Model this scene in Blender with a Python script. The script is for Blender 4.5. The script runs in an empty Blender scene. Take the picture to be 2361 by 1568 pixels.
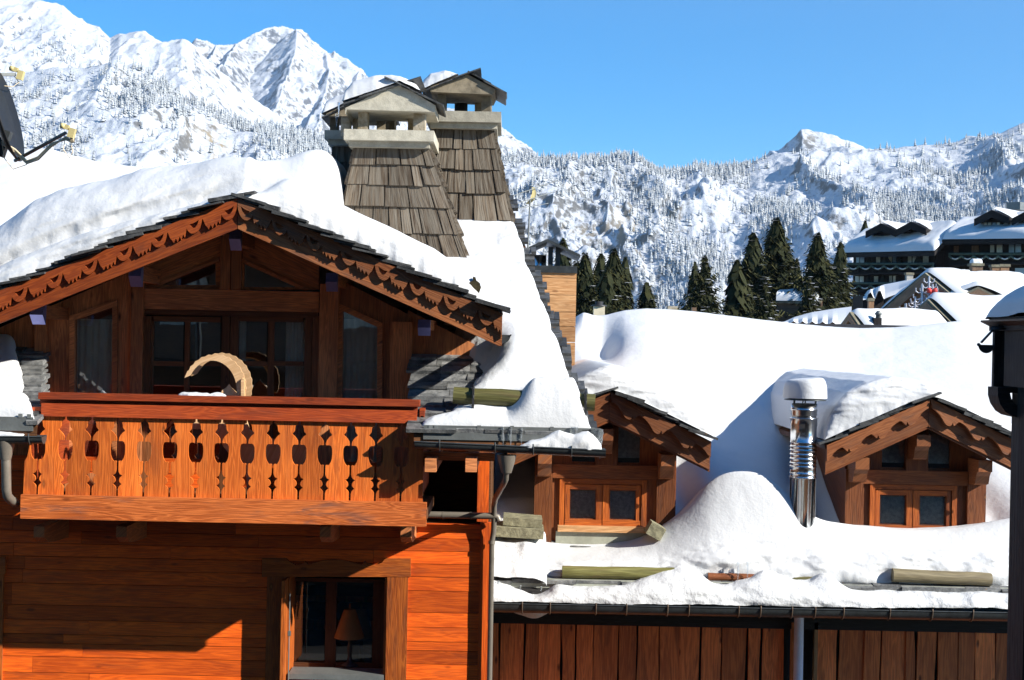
import bpy, math, random
import numpy as np
from mathutils import Vector, Matrix

random.seed(7)
rnd = random.Random(11)
R = math.radians
SC = bpy.context.scene
COL = SC.collection
CZ = 7.0                  # eye height above the street
F = 3279.0                # focal length of a 50 mm lens in picture units (2361 wide)
ROLL = R(1.15)
CR, SR = math.cos(ROLL), math.sin(ROLL)


def W(u, v, Y):
    """A measured direction of the photograph taken out to the real distance Y."""
    du, dv = u - 1180.5, v - 784.0
    x = du * CR + dv * SR
    y = -du * SR + dv * CR
    return Vector((x * Y / F, Y, CZ - y * Y / F))


# ------------------------------------------------------------------ noise
def _h(ix, iy, seed):
    n = (ix.astype(np.int64) * 374761393 + iy.astype(np.int64) * 668265263 + seed * 974711) & 0x7FFFFFFF
    n = ((n ^ (n >> 13)) * 1274126177) & 0x7FFFFFFF
    n = (n ^ (n >> 16)) & 0xFFFF
    return n / 65535.0


def vnoise(x, y, seed=0):
    x = np.asarray(x, float); y = np.asarray(y, float)
    ix = np.floor(x); iy = np.floor(y)
    fx = x - ix; fy = y - iy
    fx = fx * fx * fx * (fx * (fx * 6 - 15) + 10); fy = fy * fy * fy * (fy * (fy * 6 - 15) + 10)
    a = _h(ix, iy, seed); b = _h(ix + 1, iy, seed); c = _h(ix, iy + 1, seed); d = _h(ix + 1, iy + 1, seed)
    return (a * (1 - fx) + b * fx) * (1 - fy) + (c * (1 - fx) + d * fx) * fy


def fbm(x, y, seed=0, o=5, g=.5):
    s = 0; a = 1; t = 0
    for k in range(o):
        s = s + a * (vnoise(x, y, seed + k) - .5) * 2; t += a
        a *= g; x = x * 2.03 + 17.1; y = y * 2.03 + 3.7
    return s / t


def ridged(x, y, seed=0, o=6, g=.5):
    s = 0; a = 1; t = 0; w = 1
    for k in range(o):
        n = 1 - np.abs(vnoise(x, y, seed + k) - .5) * 2
        n = n * n
        s = s + a * n * w; t += a
        w = np.clip(n * 1.6, 0, 1)
        a *= g; x = x * 2.05 + 11.3; y = y * 2.05 + 5.9
    return s / t


def interp(x, pts):
    p = sorted(pts)
    return np.interp(x, [a for a, b in p], [b for a, b in p])


def sstep(a, b, x):
    t = np.clip((np.asarray(x, float) - a) / (b - a), 0, 1)
    return t * t * (3 - 2 * t)


# ------------------------------------------------------------------ nodes
def newmat(name):
    m = bpy.data.materials.new(name); m.use_nodes = True
    m.node_tree.nodes.clear()
    return m, m.node_tree


def N(nt, typ, inp=None, **props):
    n = nt.nodes.new('ShaderNode' + typ)
    for k, v in props.items():
        setattr(n, k, v)
    for k, v in (inp or {}).items():
        s = n.inputs[k]
        if isinstance(v, bpy.types.NodeSocket):
            nt.links.new(v, s)
        else:
            s.default_value = v
    return n


def M(nt, op, a, b=None, c=None, clamp=False):
    n = N(nt, 'Math', operation=op, use_clamp=clamp)
    for i, v in enumerate((a, b, c)):
        if v is None: continue
        if isinstance(v, bpy.types.NodeSocket): nt.links.new(v, n.inputs[i])
        else: n.inputs[i].default_value = v
    return n.outputs[0]


def c4(c):
    return (c[0], c[1], c[2], 1) if len(c) == 3 else c


def MIX(nt, f, a, b, blend='MIX'):
    n = N(nt, 'Mix', data_type='RGBA', blend_type=blend)
    for i, v in ((0, f), (6, a), (7, b)):
        if isinstance(v, bpy.types.NodeSocket): nt.links.new(v, n.inputs[i])
        else: n.inputs[i].default_value = v if i == 0 else c4(v)
    return n.outputs[2]


def SM(nt, x, a, b):
    n = N(nt, 'MapRange', {0: x, 1: a, 2: b, 3: 0.0, 4: 1.0}, interpolation_type='SMOOTHSTEP')
    return n.outputs[0]


def VEC(nt, x, y, z=0.0):
    n = N(nt, 'CombineXYZ', {0: x, 1: y, 2: z})
    return n.outputs[0]


def NOI(nt, vec, scale=1.0, detail=4.0, rough=.55, dist=0.0):
    return N(nt, 'TexNoise', {'Vector': vec, 'Scale': scale, 'Detail': detail, 'Roughness': rough, 'Distortion': dist}).outputs[0]


def OUT(nt, color, rough=.6, metal=0.0, bump=None, bstr=.3, bdist=.01, spec=.4, normal=None):
    p = N(nt, 'BsdfPrincipled')
    for k, v in (('Base Color', color), ('Roughness', rough), ('Metallic', metal), ('Specular IOR Level', spec)):
        if isinstance(v, bpy.types.NodeSocket): nt.links.new(v, p.inputs[k])
        else: p.inputs[k].default_value = c4(v) if k == 'Base Color' else v
    if bump is not None:
        b = N(nt, 'Bump', {'Height': bump, 'Strength': bstr, 'Distance': bdist})
        nt.links.new(b.outputs[0], p.inputs['Normal'])
    o = N(nt, 'OutputMaterial')
    nt.links.new(p.outputs[0], o.inputs[0])
    return p


def wood(name, dark, light, knot=None, stain=(.03, .02, .018), stain_amt=.5, rough=.55, ring=11.0, bstr=.35, knotty=1.0, weather=None, spec=.35):
    """Sawn softwood; UV = metres along / across the grain, 'tint' differs per board."""
    m, nt = newmat(name)
    uv = N(nt, 'UVMap').outputs[0]
    sp = N(nt, 'SeparateXYZ', {0: uv}); a, b = sp.outputs[0], sp.outputs[1]
    tint = N(nt, 'Attribute', attribute_name='tint').outputs['Fac']
    z = M(nt, 'MULTIPLY', tint, 57.0)
    lo = NOI(nt, VEC(nt, M(nt, 'MULTIPLY', a, .85), M(nt, 'MULTIPLY', b, 11.0), z), 1.0, 3.0, .5, .5)
    rings = M(nt, 'ABSOLUTE', M(nt, 'SUBTRACT', M(nt, 'FRACT', M(nt, 'MULTIPLY', lo, ring)), .5))
    rings = SM(nt, rings, .06, .5)
    fine = NOI(nt, VEC(nt, M(nt, 'MULTIPLY', a, 4.0), M(nt, 'MULTIPLY', b, 95.0), z), 1.0, 3.0)
    blot = NOI(nt, VEC(nt, M(nt, 'MULTIPLY', a, 1.1), M(nt, 'MULTIPLY', b, 3.4), z), 1.3, 4.0, .6, .4)
    f = M(nt, 'ADD', M(nt, 'ADD', M(nt, 'MULTIPLY', rings, .22), M(nt, 'MULTIPLY', fine, .48)), M(nt, 'MULTIPLY', blot, .52))
    f = SM(nt, f, .30, .92)
    col = MIX(nt, f, dark, light)
    kv = N(nt, 'TexVoronoi', {'Vector': VEC(nt, M(nt, 'MULTIPLY', a, 1.9), M(nt, 'MULTIPLY', b, 5.2), z), 'Scale': 1.0, 'Randomness': 1.0})
    kd = kv.outputs['Distance']
    k1 = M(nt, 'MULTIPLY', M(nt, 'SUBTRACT', 1.0, SM(nt, kd, .05, .13)), knotty)
    k2 = M(nt, 'MULTIPLY', M(nt, 'SUBTRACT', 1.0, SM(nt, kd, .015, .06)), knotty)
    col = MIX(nt, M(nt, 'MULTIPLY', k1, .75), col, tuple(c * .42 for c in dark))
    col = MIX(nt, M(nt, 'MULTIPLY', k2, .7), col, knot or tuple(min(1, c * 1.15) for c in light))
    st = NOI(nt, VEC(nt, M(nt, 'MULTIPLY', a, 1.4), M(nt, 'MULTIPLY', b, 7.0), M(nt, 'ADD', z, 9.0)), 1.0, 5.0, .62, .6)
    col = MIX(nt, M(nt, 'MULTIPLY', SM(nt, st, .50, .70), stain_amt), col, stain)
    if weather:
        wv = NOI(nt, VEC(nt, M(nt, 'MULTIPLY', a, 2.0), M(nt, 'MULTIPLY', b, 30.0), M(nt, 'ADD', z, 3.0)), 1.0, 4.0)
        col = MIX(nt, SM(nt, wv, .38, .62), col, weather)
    br = M(nt, 'ADD', .68, M(nt, 'MULTIPLY', tint, .62))
    col = MIX(nt, 1.0, col, VEC(nt, br, br, br), 'MULTIPLY')
    hgt = M(nt, 'SUBTRACT', M(nt, 'ADD', M(nt, 'MULTIPLY', rings, .5), M(nt, 'MULTIPLY', fine, .7)), M(nt, 'MULTIPLY', k1, .3))
    OUT(nt, col, rough, 0.0, hgt, bstr, .006, spec)
    return m


def plain(name, col, rough=.6, metal=0.0, var=.25, scale=6.0, bstr=.15, col2=None, spec=.4):
    m, nt = newmat(name)
    o = N(nt, 'TexCoord').outputs['Object']
    tint = N(nt, 'Attribute', attribute_name='tint').outputs['Fac']
    n1 = NOI(nt, o, scale, 6.0, .6)
    n2 = NOI(nt, o, scale * 7, 3.0, .6)
    f = M(nt, 'ADD', M(nt, 'MULTIPLY', n1, .7), M(nt, 'MULTIPLY', n2, .3))
    f = SM(nt, f, .32, .68)
    c = MIX(nt, f, tuple(x * (1 - var) for x in col), col2 or tuple(min(1, x * (1 + var)) for x in col))
    br = M(nt, 'ADD', .8, M(nt, 'MULTIPLY', tint, .4))
    c = MIX(nt, 1.0, c, VEC(nt, br, br, br), 'MULTIPLY')
    OUT(nt, c, rough, metal, f, bstr, .01, spec)
    return m


def snowmat(name, rough_amt=.5, tint=(.60, .605, .61), lump=1.0):
    m, nt = newmat(name)
    o = N(nt, 'TexCoord').outputs['Object']
    a = NOI(nt, o, 3.2 * lump, 6.0, .6)
    b = NOI(nt, o, 38.0 * lump, 4.0, .6)
    h = M(nt, 'ADD', M(nt, 'MULTIPLY', a, 1.0), M(nt, 'MULTIPLY', b, .16))
    c = MIX(nt, SM(nt, a, .3, .7), tuple(x * .975 for x in tint), tint)
    OUT(nt, c, .55, 0.0, h, rough_amt, .05, .25)
    return m


def glassmat(name, tint=(.75, .78, .8), refl=.07, rough=.01, wav=.02):
    m, nt = newmat(name)
    o = N(nt, 'TexCoord').outputs['Object']
    h = NOI(nt, o, 1.6, 2.0)
    bp = N(nt, 'Bump', {'Height': h, 'Strength': wav, 'Distance': .05}).outputs[0]
    fr = N(nt, 'Fresnel', {'IOR': 1.5, 'Normal': bp}).outputs[0]
    f = M(nt, 'ADD', M(nt, 'MULTIPLY', fr, 1.3), refl, clamp=True)
    t = N(nt, 'BsdfTransparent', {'Color': c4(tint)})
    g = N(nt, 'BsdfGlossy', {'Color': (.95, .97, 1, 1), 'Roughness': rough, 'Normal': bp})
    mx = N(nt, 'MixShader', {0: f, 1: t.outputs[0], 2: g.outputs[0]})
    ou = N(nt, 'OutputMaterial', {0: mx.outputs[0]})
    return m


# ------------------------------------------------------------------ mesh builder
class MB:
    def __init__(s):
        s.v = []; s.f = []; s.uv = []; s.t = []; s.m = []; s.sm = []

    def raw(s, vs, fs, uvs=None, tint=None, mi=0, smooth=False):
        o = len(s.v); t = rnd.random() if tint is None else tint
        s.v.extend([tuple(p) for p in vs])
        for k, f in enumerate(fs):
            s.f.append([o + i for i in f])
            s.uv.append(uvs[k] if uvs else [(vs[i][0], vs[i][2]) for i in f])
            s.t.append(t); s.m.append(mi); s.sm.append(smooth)
        return s

    def box(s, c, size, grain=0, rot=None, tint=None, mi=0, taper=None):
        hx, hy, hz = size[0] / 2, size[1] / 2, size[2] / 2
        loc = [Vector((x, y, z)) for z in (-hz, hz) for y in (-hy, hy) for x in (-hx, hx)]
        if taper:
            for p in loc:
                if p.z > 0: p.x *= taper[0]; p.y *= taper[1]
        fs = [(0, 2, 3, 1), (4, 5, 7, 6), (0, 1, 5, 4), (2, 6, 7, 3), (0, 4, 6, 2), (1, 3, 7, 5)]
        nax = (2, 2, 1, 1, 0, 0)
        ou, ov = rnd.uniform(0, 40), rnd.uniform(0, 40)
        uvs = []
        for f, na in zip(fs, nax):
            ax = [k for k in (0, 1, 2) if k != na]
            if grain in ax: al = grain; ac = [k for k in ax if k != grain][0]
            else: al, ac = ax
            uvs.append([(loc[i][al] + ou, loc[i][ac] + ov + na * .37) for i in f])
        c = Vector(c)
        pts = [c + ((rot @ p) if rot is not None else p) for p in loc]
        return s.raw(pts, fs, uvs, tint, mi)

    def bar(s, a, b, w, h, up=(0, 0, 1), tint=None, mi=0):
        a, b = Vector(a), Vector(b); d = b - a; L = d.length; x = d / L
        up = Vector(up)
        y = up.cross(x)
        if y.length < 1e-4: y = Vector((0, 1, 0)).cross(x)
        y.normalize(); z = x.cross(y)
        rot = Matrix((x, y, z)).transposed()
        return s.box((a + b) / 2, (L, w, h), 0, rot, tint, mi)

    def fb(s, u0, v0, u1, v1, Y, dep, grain=0, tint=None, mi=0):
        """A board on the facade: picture extent at distance Y, dep metres deep."""
        c = W((u0 + u1) / 2, (v0 + v1) / 2, Y); k = Y / F
        return s.box((c.x, Y + dep / 2, c.z), ((u1 - u0) * k, dep, (v1 - v0) * k), grain, None, tint, mi)

    def shape(s, loops, y0, y1, grain=0.0, tint=None, mi=0, at=None):
        """Outline with holes in the x-z plane, given thickness from y0 to y1."""
        cu = bpy.data.curves.new('tmp', 'CURVE'); cu.dimensions = '2D'; cu.fill_mode = 'BOTH'
        cu.extrude = abs(y1 - y0) / 2
        for lp in loops:
            sp = cu.splines.new('POLY'); sp.points.add(len(lp) - 1); sp.use_cyclic_u = True
            for p, q in zip(sp.points, lp): p.co = (q[0], q[1], 0, 1)
        ob = bpy.data.objects.new('tmp', cu)
        me = bpy.data.meshes.new_from_object(ob)
        ym = (y0 + y1) / 2
        vs = [(p.co.x, ym - p.co.z, p.co.y) for p in me.vertices]
        fs = [list(p.vertices) for p in me.polygons]
        bpy.data.meshes.remove(me); bpy.data.objects.remove(ob); bpy.data.curves.remove(cu)
        ca, sa = math.cos(grain), math.sin(grain)
        ou, ov = rnd.uniform(0, 40), rnd.uniform(0, 40)
        uvs = []
        for f in fs:
            ys = [vs[i][1] for i in f]
            flat = max(ys) - min(ys) < 1e-5
            uvs.append([((vs[i][0] * ca + vs[i][2] * sa) + ou, (-vs[i][0] * sa + vs[i][2] * ca) + (0 if flat else vs[i][1]) + ov) for i in f])
        if at is not None: vs = [tuple(at @ Vector(p)) for p in vs]
        return s.raw(vs, fs, uvs, tint, mi)

    def poly(s, pts, Y, dep, grain=0.0, holes=(), tint=None, mi=0):
        """The same with the outline measured in the picture at distance Y."""
        lp = [[(W(u, v, Y).x, W(u, v, Y).z) for u, v in q] for q in [pts] + list(holes)]
        return s.shape(lp, Y, Y + dep, grain, tint, mi)

    def tube(s, path, r, n=10, cap=True, tint=None, mi=0, smooth=True):
        P = [Vector(p) for p in path]
        rs = r if isinstance(r, (list, tuple)) else [r] * len(P)
        vs = []; fs = []; uvs = []
        t0 = (P[1] - P[0]).normalized()
        x = t0.orthogonal().normalized()
        al = 0.0; als = []
        for i, p in enumerate(P):
            t = (P[min(i + 1, len(P) - 1)] - P[max(i - 1, 0)]).normalized()
            x = (x - t * x.dot(t)).normalized(); y = t.cross(x)
            if i: al += (p - P[i - 1]).length
            als.append(al)
            for k in range(n):
                a = 2 * math.pi * k / n
                vs.append(p + (x * math.cos(a) + y * math.sin(a)) * rs[i])
        for i in range(len(P) - 1):
            for k in range(n):
                k2 = (k + 1) % n
                fs.append((i * n + k, i * n + k2, (i + 1) * n + k2, (i + 1) * n + k))
                w = 2 * math.pi * rs[i] / n
                uvs.append([(als[i], k * w), (als[i], (k + 1) * w), (als[i + 1], (k + 1) * w), (als[i + 1], k * w)])
        s.raw(vs, fs, uvs, tint, mi, smooth)
        if cap:
            for i in (0, len(P) - 1):
                ring = vs[i * n:(i + 1) * n]
                s.raw(ring, [list(range(n))[::-1 if i == 0 else 1]], [[(math.cos(2 * math.pi * k / n) * .05, math.sin(2 * math.pi * k / n) * .05) for k in range(n)]], tint, mi)
        return s

    def lathe(s, prof, c, n=24, mi=0, tint=None, rot=None, smooth=True):
        c = Vector(c); vs = []; fs = []
        for r, z in prof:
            for k in range(n):
                a = 2 * math.pi * k / n
                p = Vector((r * math.cos(a), r * math.sin(a), z))
                vs.append(c + (rot @ p if rot is not None else p))
        for i in range(len(prof) - 1):
            for k in range(n):
                fs.append((i * n + k, i * n + (k + 1) % n, (i + 1) * n + (k + 1) % n, (i + 1) * n + k))
        return s.raw(vs, fs, None, tint, mi, smooth)

    def build(s, name, mat, parent=None, loc0=None):
        me = bpy.data.meshes.new(name)
        me.from_pydata(s.v, [], s.f)
        mats = mat if isinstance(mat, (list, tuple)) else [mat]
        for m in mats: me.materials.append(m)
        uvl = me.uv_layers.new(name='UVMap')
        flat = [c for f in s.uv for p in f for c in p]
        uvl.data.foreach_set('uv', flat)
        at = me.attributes.new('tint', 'FLOAT', 'FACE'); at.data.foreach_set('value', s.t)
        me.polygons.foreach_set('material_index', s.m)
        me.polygons.foreach_set('use_smooth', s.sm)
        me.update()
        return link(bpy.data.objects.new(name, me), parent)


def wpos(o):
    p = Vector((0, 0, 0))
    while o: p += o.location; o = o.parent
    return p


def link(o, parent=None):
    COL.objects.link(o)
    if parent is not None:
        o.parent = parent
        o.matrix_parent_inverse = Matrix.Translation(-wpos(parent)) if not parent.data else Matrix.Identity(4)
    return o


def tag(o, label, cat, group=None, kind=None):
    o['label'] = label; o['category'] = cat
    if group: o['group'] = group
    if kind: o['kind'] = kind
    return o


def thing(name, label, cat, loc=(0, 0, 0), group=None, kind=None):
    o = bpy.data.objects.new(name, None); COL.objects.link(o)
    o.location = loc; o.empty_display_size = .2
    return tag(o, label, cat, group, kind)


def gridobj(name, P, mat, parent=None, smooth=True, attrs=None):
    """P: (n, m, 3) array of points -> one smooth sheet."""
    n, m = P.shape[:2]
    me = bpy.data.meshes.new(name)
    idx = np.arange(n * m).reshape(n, m)
    q = np.stack([idx[:-1, :-1], idx[1:, :-1], idx[1:, 1:], idx[:-1, 1:]], -1).reshape(-1, 4)
    me.vertices.add(n * m); me.vertices.foreach_set('co', np.ascontiguousarray(P, dtype=np.float32).ravel())
    me.loops.add(len(q) * 4); me.loops.foreach_set('vertex_index', q.astype(np.int32).ravel())
    me.polygons.add(len(q)); me.polygons.foreach_set('loop_start', np.arange(0, len(q) * 4, 4, dtype=np.int32))
    me.polygons.foreach_set('use_smooth', np.ones(len(q), bool) if smooth else np.zeros(len(q), bool))
    for k, a in (attrs or {}).items():
        at = me.attributes.new(k, 'FLOAT', 'POINT'); at.data.foreach_set('value', np.ascontiguousarray(a, dtype=np.float32).ravel())
    me.materials.append(mat)
    me.update(); me.validate()
    return link(bpy.data.objects.new(name, me), parent)


def copy_thing(root, loc=None, rotz=None, scale=None, label=None, group=None):
    r = root.copy(); COL.objects.link(r)
    if loc is not None: r.location = loc
    if rotz is not None: r.rotation_euler = (0, 0, rotz)
    if scale is not None: r.scale = scale
    if label: r['label'] = label
    if group: r['group'] = group
    for ch in list(root.children):
        c = ch.copy(); COL.objects.link(c); c.parent = r
        for g in ch.children:
            d = g.copy(); COL.objects.link(d); d.parent = c
    return r


def slates(mb, O, ex, ey, nn, xr, L, expo=.2, wid=(.22, .42), th=(.018, .035), jit=.03, keep=None, over=1.5, tk=1.0):
    """Courses of stone slates on a plane: O at the eave, ex along it, ey up the slope, nn outward.
    xr(t) -> (left, right) extent at t metres up the slope."""
    ex, ey, nn = Vector(ex), Vector(ey), Vector(nn)
    rows = int(L / expo) + 1
    tilt = math.atan2(.028, expo)
    for i in range(rows):
        t = i * expo
        a, b = xr(t)
        x = a + rnd.uniform(-jit, jit)
        while x < b:
            w = rnd.uniform(*wid)
            if x + w > b - .08: w = b - x + rnd.uniform(-jit, jit)
            if w < .05: break
            h = expo * over
            if keep is None or keep(x + w / 2, t):
                thk = rnd.uniform(*th)
                tl = tilt * rnd.uniform(.6, 1.3) * tk
                yy = (ey * math.cos(tl) - nn * math.sin(tl)).normalized(); zz = ex.cross(yy).normalized()
                rot = Matrix((ex, yy, zz)).transposed()
                c = O + ex * (x + w / 2) + ey * (t + h / 2 + rnd.uniform(-jit, jit) * .7) + nn * (.03 * tk + thk / 2)
                mb.box(c, (w * .985, h, thk), 0, rot)
            x += w
# ================================================================== materials
M_WOOD = wood('orange_larch', (0.228, 0.0437, 0.0057), (0.456, 0.114, 0.0152), knot=(.55, .22, .05), stain_amt=.45)
M_BALC = wood('balcony_larch', (0.4233, 0.07898, 0.008776), (0.7496, 0.181, 0.02632), knot=(.6, .27, .07), stain_amt=.3, bstr=.3, ring=9)
M_RAIL = wood('red_rail_wood', (0.2394, 0.03256, 0.00814), (0.4213, 0.06919, 0.01302), stain_amt=.35)
M_FASC = wood('weathered_fascia', (0.3422, 0.06798, 0.01133), (0.6844, 0.1803, 0.0412), knot=(.6, .3, .1), stain=(.06, .055, .055), stain_amt=.65, bstr=.5)
M_WALL = wood('red_larch_wall', (0.4792, 0.06031, 0.004825), (0.8455, 0.1388, 0.009651), knot=(.25, .05, .01), stain_amt=.3, ring=9, bstr=.2)
M_DARKW = wood('brown_gable_wood', (0.2911, 0.09789, 0.03765), (0.6599, 0.2409, 0.08283), knot=(.05, .02, .01), stain_amt=.3)
M_ANNX = wood('brown_board_wall', (0.468, 0.1148, 0.03444), (0.8424, 0.2441, 0.06889), knot=(.03, .012, .006), stain_amt=.35, ring=7, knotty=1.3)
M_DORM = wood('dormer_larch', (0.119, 0.0294, 0.007), (0.238, 0.0735, 0.0196), knot=(.45, .2, .07), stain=(.05, .025, .015), stain_amt=.5)
M_BARGL = wood('red_barge_larch', (0.17, 0.027, 0.0045), (0.34, 0.0702, 0.0108), stain_amt=.4)
M_SASH = wood('shaded_sash', (.045, .016, .006), (.09, .034, .012), stain_amt=.2)  # sash wood darkened: shade of the deep reveal put into the colour
M_BARG = wood('barge_larch', (0.1425, 0.039, 0.0105), (0.285, 0.1013, 0.03375), knot=(.5, .25, .1), stain=(.07, .05, .04), stain_amt=.45)
M_SHIN = wood('grey_shingle', (0.05177, 0.03654, 0.02436), (0.1522, 0.1188, 0.08526), stain=(.035, .022, .014), stain_amt=.75, ring=5, knotty=0, weather=(.15, .128, .10), rough=.8, bstr=.9, spec=.15)
M_CLAD = wood('pale_larch_cladding', (0.342, 0.153, 0.054), (0.594, 0.342, 0.162), knot=(.3, .1, .03), stain=(.10, .05, .02), stain_amt=.35)
M_LOG = wood('green_treated_log', (0.0806, 0.0744, 0.0186), (0.2108, 0.1984, 0.0682), stain=(.12, .07, .03), stain_amt=.5, ring=7, knotty=.3)
M_LOGG = wood('grey_log', (0.14, 0.112, 0.063), (0.28, 0.231, 0.133), stain=(.09, .06, .03), stain_amt=.5, ring=6, knotty=.4)
M_BLACKW = wood('blackened_timber', (.010, .009, .009), (.030, .028, .027), stain_amt=.2, knotty=.3, rough=.7)
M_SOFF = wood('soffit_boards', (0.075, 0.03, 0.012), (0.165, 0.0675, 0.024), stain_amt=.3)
M_PLY = wood('plywood', (.55, .33, .16), (.72, .47, .26), stain_amt=.05, ring=5, knotty=.15)


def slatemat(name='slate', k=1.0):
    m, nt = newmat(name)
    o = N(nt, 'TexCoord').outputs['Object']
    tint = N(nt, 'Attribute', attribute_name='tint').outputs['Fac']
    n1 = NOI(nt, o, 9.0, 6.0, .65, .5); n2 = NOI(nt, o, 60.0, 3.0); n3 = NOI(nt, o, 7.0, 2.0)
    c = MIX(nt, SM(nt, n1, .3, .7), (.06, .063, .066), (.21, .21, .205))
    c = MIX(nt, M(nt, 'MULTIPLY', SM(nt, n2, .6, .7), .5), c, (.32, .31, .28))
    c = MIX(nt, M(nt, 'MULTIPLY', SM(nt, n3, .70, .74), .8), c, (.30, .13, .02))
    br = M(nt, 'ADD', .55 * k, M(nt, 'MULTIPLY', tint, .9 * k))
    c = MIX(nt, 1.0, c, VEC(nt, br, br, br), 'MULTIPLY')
    OUT(nt, c, .55, 0, M(nt, 'ADD', n1, M(nt, 'MULTIPLY', n2, .3)), .5, .02, .4)
    return m


M_SLATE = slatemat()
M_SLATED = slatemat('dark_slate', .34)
M_SNOW = snowmat('snow', .35)
M_SNOWR = snowmat('crusty_snow', .75)
M_SNOWF = snowmat('far_snow', .2, lump=.3)
M_CONC = plain('concrete', (.36, .33, .26), .85, 0, .18, 9, .3)
M_SOOT = plain('sooted_concrete', (.17, .14, .095), .85, 0, .5, 3.2, .3)
M_STONE = plain('ochre_stone', (.36, .26, .12), .85, 0, .45, 4, .6, col2=(.46, .41, .33))
M_ZINC = plain('grey_zinc', (.17, .18, .175), .5, .35, .15, 5, .05)
M_GUT = plain('dark_gutter_metal', (.075, .083, .085), .38, .55, .25, 8, .05)
M_PIPE = plain('brown_grey_pipe', (.19, .165, .135), .42, .3, .15, 9, .03)
M_CAPM = plain('sky_tinted_cap', (.26, .28, .62), .35, .6, .1, 4, .03)  # blue of the reflected sky put into the base colour
M_STEEL = plain('stainless_steel', (.60, .60, .60), .2, 1.0, .05, 3, .0)
M_IRON = plain('dark_iron', (.03, .03, .032), .5, .4, .2, 9, .1)
M_CREAM = plain('cream_plastic', (.62, .52, .24), .5, 0, .08, 9, .03)
M_DISH = plain('dark_dish', (.018, .018, .019), .45, .1, .15, 9, .03)
M_CABLE = plain('cream_cable', (.62, .50, .33), .55, 0, .1, 9, .02)
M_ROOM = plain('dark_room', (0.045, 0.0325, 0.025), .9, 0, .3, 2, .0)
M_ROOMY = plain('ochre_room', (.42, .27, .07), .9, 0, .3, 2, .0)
M_SHADE = plain('lamp_shade', (0.21, 0.1, 0.03), .8, 0, .1, 9, .05)
M_CURT = plain('curtain', (.72, .68, .56), .9, 0, .1, 9, .05)
M_GLASS = glassmat('window_glass', (.92, .93, .94), .11)
M_GLASSL = glassmat('lamp_window_glass', (.85, .85, .85), .02)
M_GLASSD = glassmat('dormer_glass', (.92, .92, .92), .05, .03)
M_BLIND = plain('grey_blind', (.62, .62, .58), .8, 0, .3, 22, .02)
m_ice, nt_ = newmat('ice')
_g = N(nt_, 'BsdfPrincipled', {'Base Color': (.85, .9, .95, 1), 'Roughness': .08, 'IOR': 1.31, 'Transmission Weight': .9})
N(nt_, 'OutputMaterial', {0: _g.outputs[0]})
M_ICE = m_ice

# ================================================================== main chalet
YB = 13.95          # front of the gable roof and its barge boards
YW = 15.3           # gable wall and lower wall
AP = Vector((-2.72, 0, CZ + 1.40))      # apex of the gable roof (top of the boards under the slates)
PG = .413                                # pitch of the gable roof
XGR, XGL = -.13, -6.6                    # its right and left eaves
ME_Y, ME_Z, MS = 13.91, CZ - .94, .516   # main roof: eave line and pitch


def gz(x): return AP.z - PG * np.abs(x - AP.x)
def mz(Y): return ME_Z + MS * (Y - ME_Y)
def verge(Y): return .88 - .162 * (Y - 13.7)


chalet = thing('timber_chalet', 'orange timber chalet with carved balcony and big glazed gable under deep roof snow', 'chalet', (-2.7, YW, 0))

# ---- lower wall of horizontal boards with the window opening
mb = MB()
k = YW / F
xl = W(-330, 1400, YW).x; xr = W(1127, 1400, YW).x
zb = [W(560, v, YW).z for v in (1060, 1095, 1130, 1165, 1200, 1233, 1262, 1292, 1322, 1354, 1404, 1438, 1471, 1492, 1523, 1560, 1592, 1624, 1660)]
z = zb[-1]
while z > .3: z -= rnd.choice((.15, .16, .2)); zb.append(z)
ox0, ox1 = W(656, 1450, YW).x, W(891, 1450, YW).x
xrec = W(972, 1130, YW).x
oz0, oz1 = W(770, 1630, YW).z, W(770, 1333, YW).z
for a, b in zip(zb[:-1], zb[1:]):
    segs = [(xl, xr)]
    if b > zb[4] - .01: segs = [(xl, xrec)]
    if a > oz0 + .02 and b < oz1 - .02: segs = [(xl, ox0), (ox1, xr)]
    for s0, s1 in segs:
        cuts = [s0]
        while s1 - cuts[-1] > 3.0: cuts.append(cuts[-1] + rnd.uniform(1.6, 2.6))
        cuts.append(s1)
        for c0, c1 in zip(cuts[:-1], cuts[1:]):
            mb.box(((c0 + c1) / 2, YW + .03 + rnd.uniform(0, .004), (a + b) / 2), (c1 - c0 - .003, .06, a - b - .006), 0)
mb.box(((xl + ox0) / 2, YW + .085, 3.0), (ox0 - xl, .05, 6.0), 0, tint=.1)
mb.box(((ox1 + xrec) / 2, YW + .085, 3.0), (xrec - ox1, .05, 6.0), 0, tint=.1); zr_ = zb[4]
mb.box(((xrec + xr) / 2, YW + .085, zr_ / 2), (xr - xrec, .05, zr_), 0, tint=.1)
wall = mb.build('lower_wall', M_WALL, chalet)
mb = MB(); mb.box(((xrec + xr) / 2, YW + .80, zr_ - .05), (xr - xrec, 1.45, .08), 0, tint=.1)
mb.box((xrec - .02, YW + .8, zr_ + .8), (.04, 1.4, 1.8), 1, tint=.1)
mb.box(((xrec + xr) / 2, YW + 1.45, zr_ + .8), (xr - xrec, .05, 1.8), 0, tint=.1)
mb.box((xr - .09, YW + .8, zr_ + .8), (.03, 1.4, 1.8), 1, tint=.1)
mb.build('recess', M_SOFF, chalet)  # dark boards with low tint: the recess shade is in the colour
mb = MB(); mb.box((xr - .035, (YW + 21) / 2 + .05, 3.0), (.06, 5.6, 6.0), 1)
mb.box((xl + .03, (YW + 21) / 2 + .05, 3.0), (.06, 5.6, 6.0), 1)
mb.box(((xl + xr) / 2, 21, 3.0), (xr - xl, .06, 6.0), 0)
mb.build('side_wall', M_SOFF, chalet)
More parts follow.
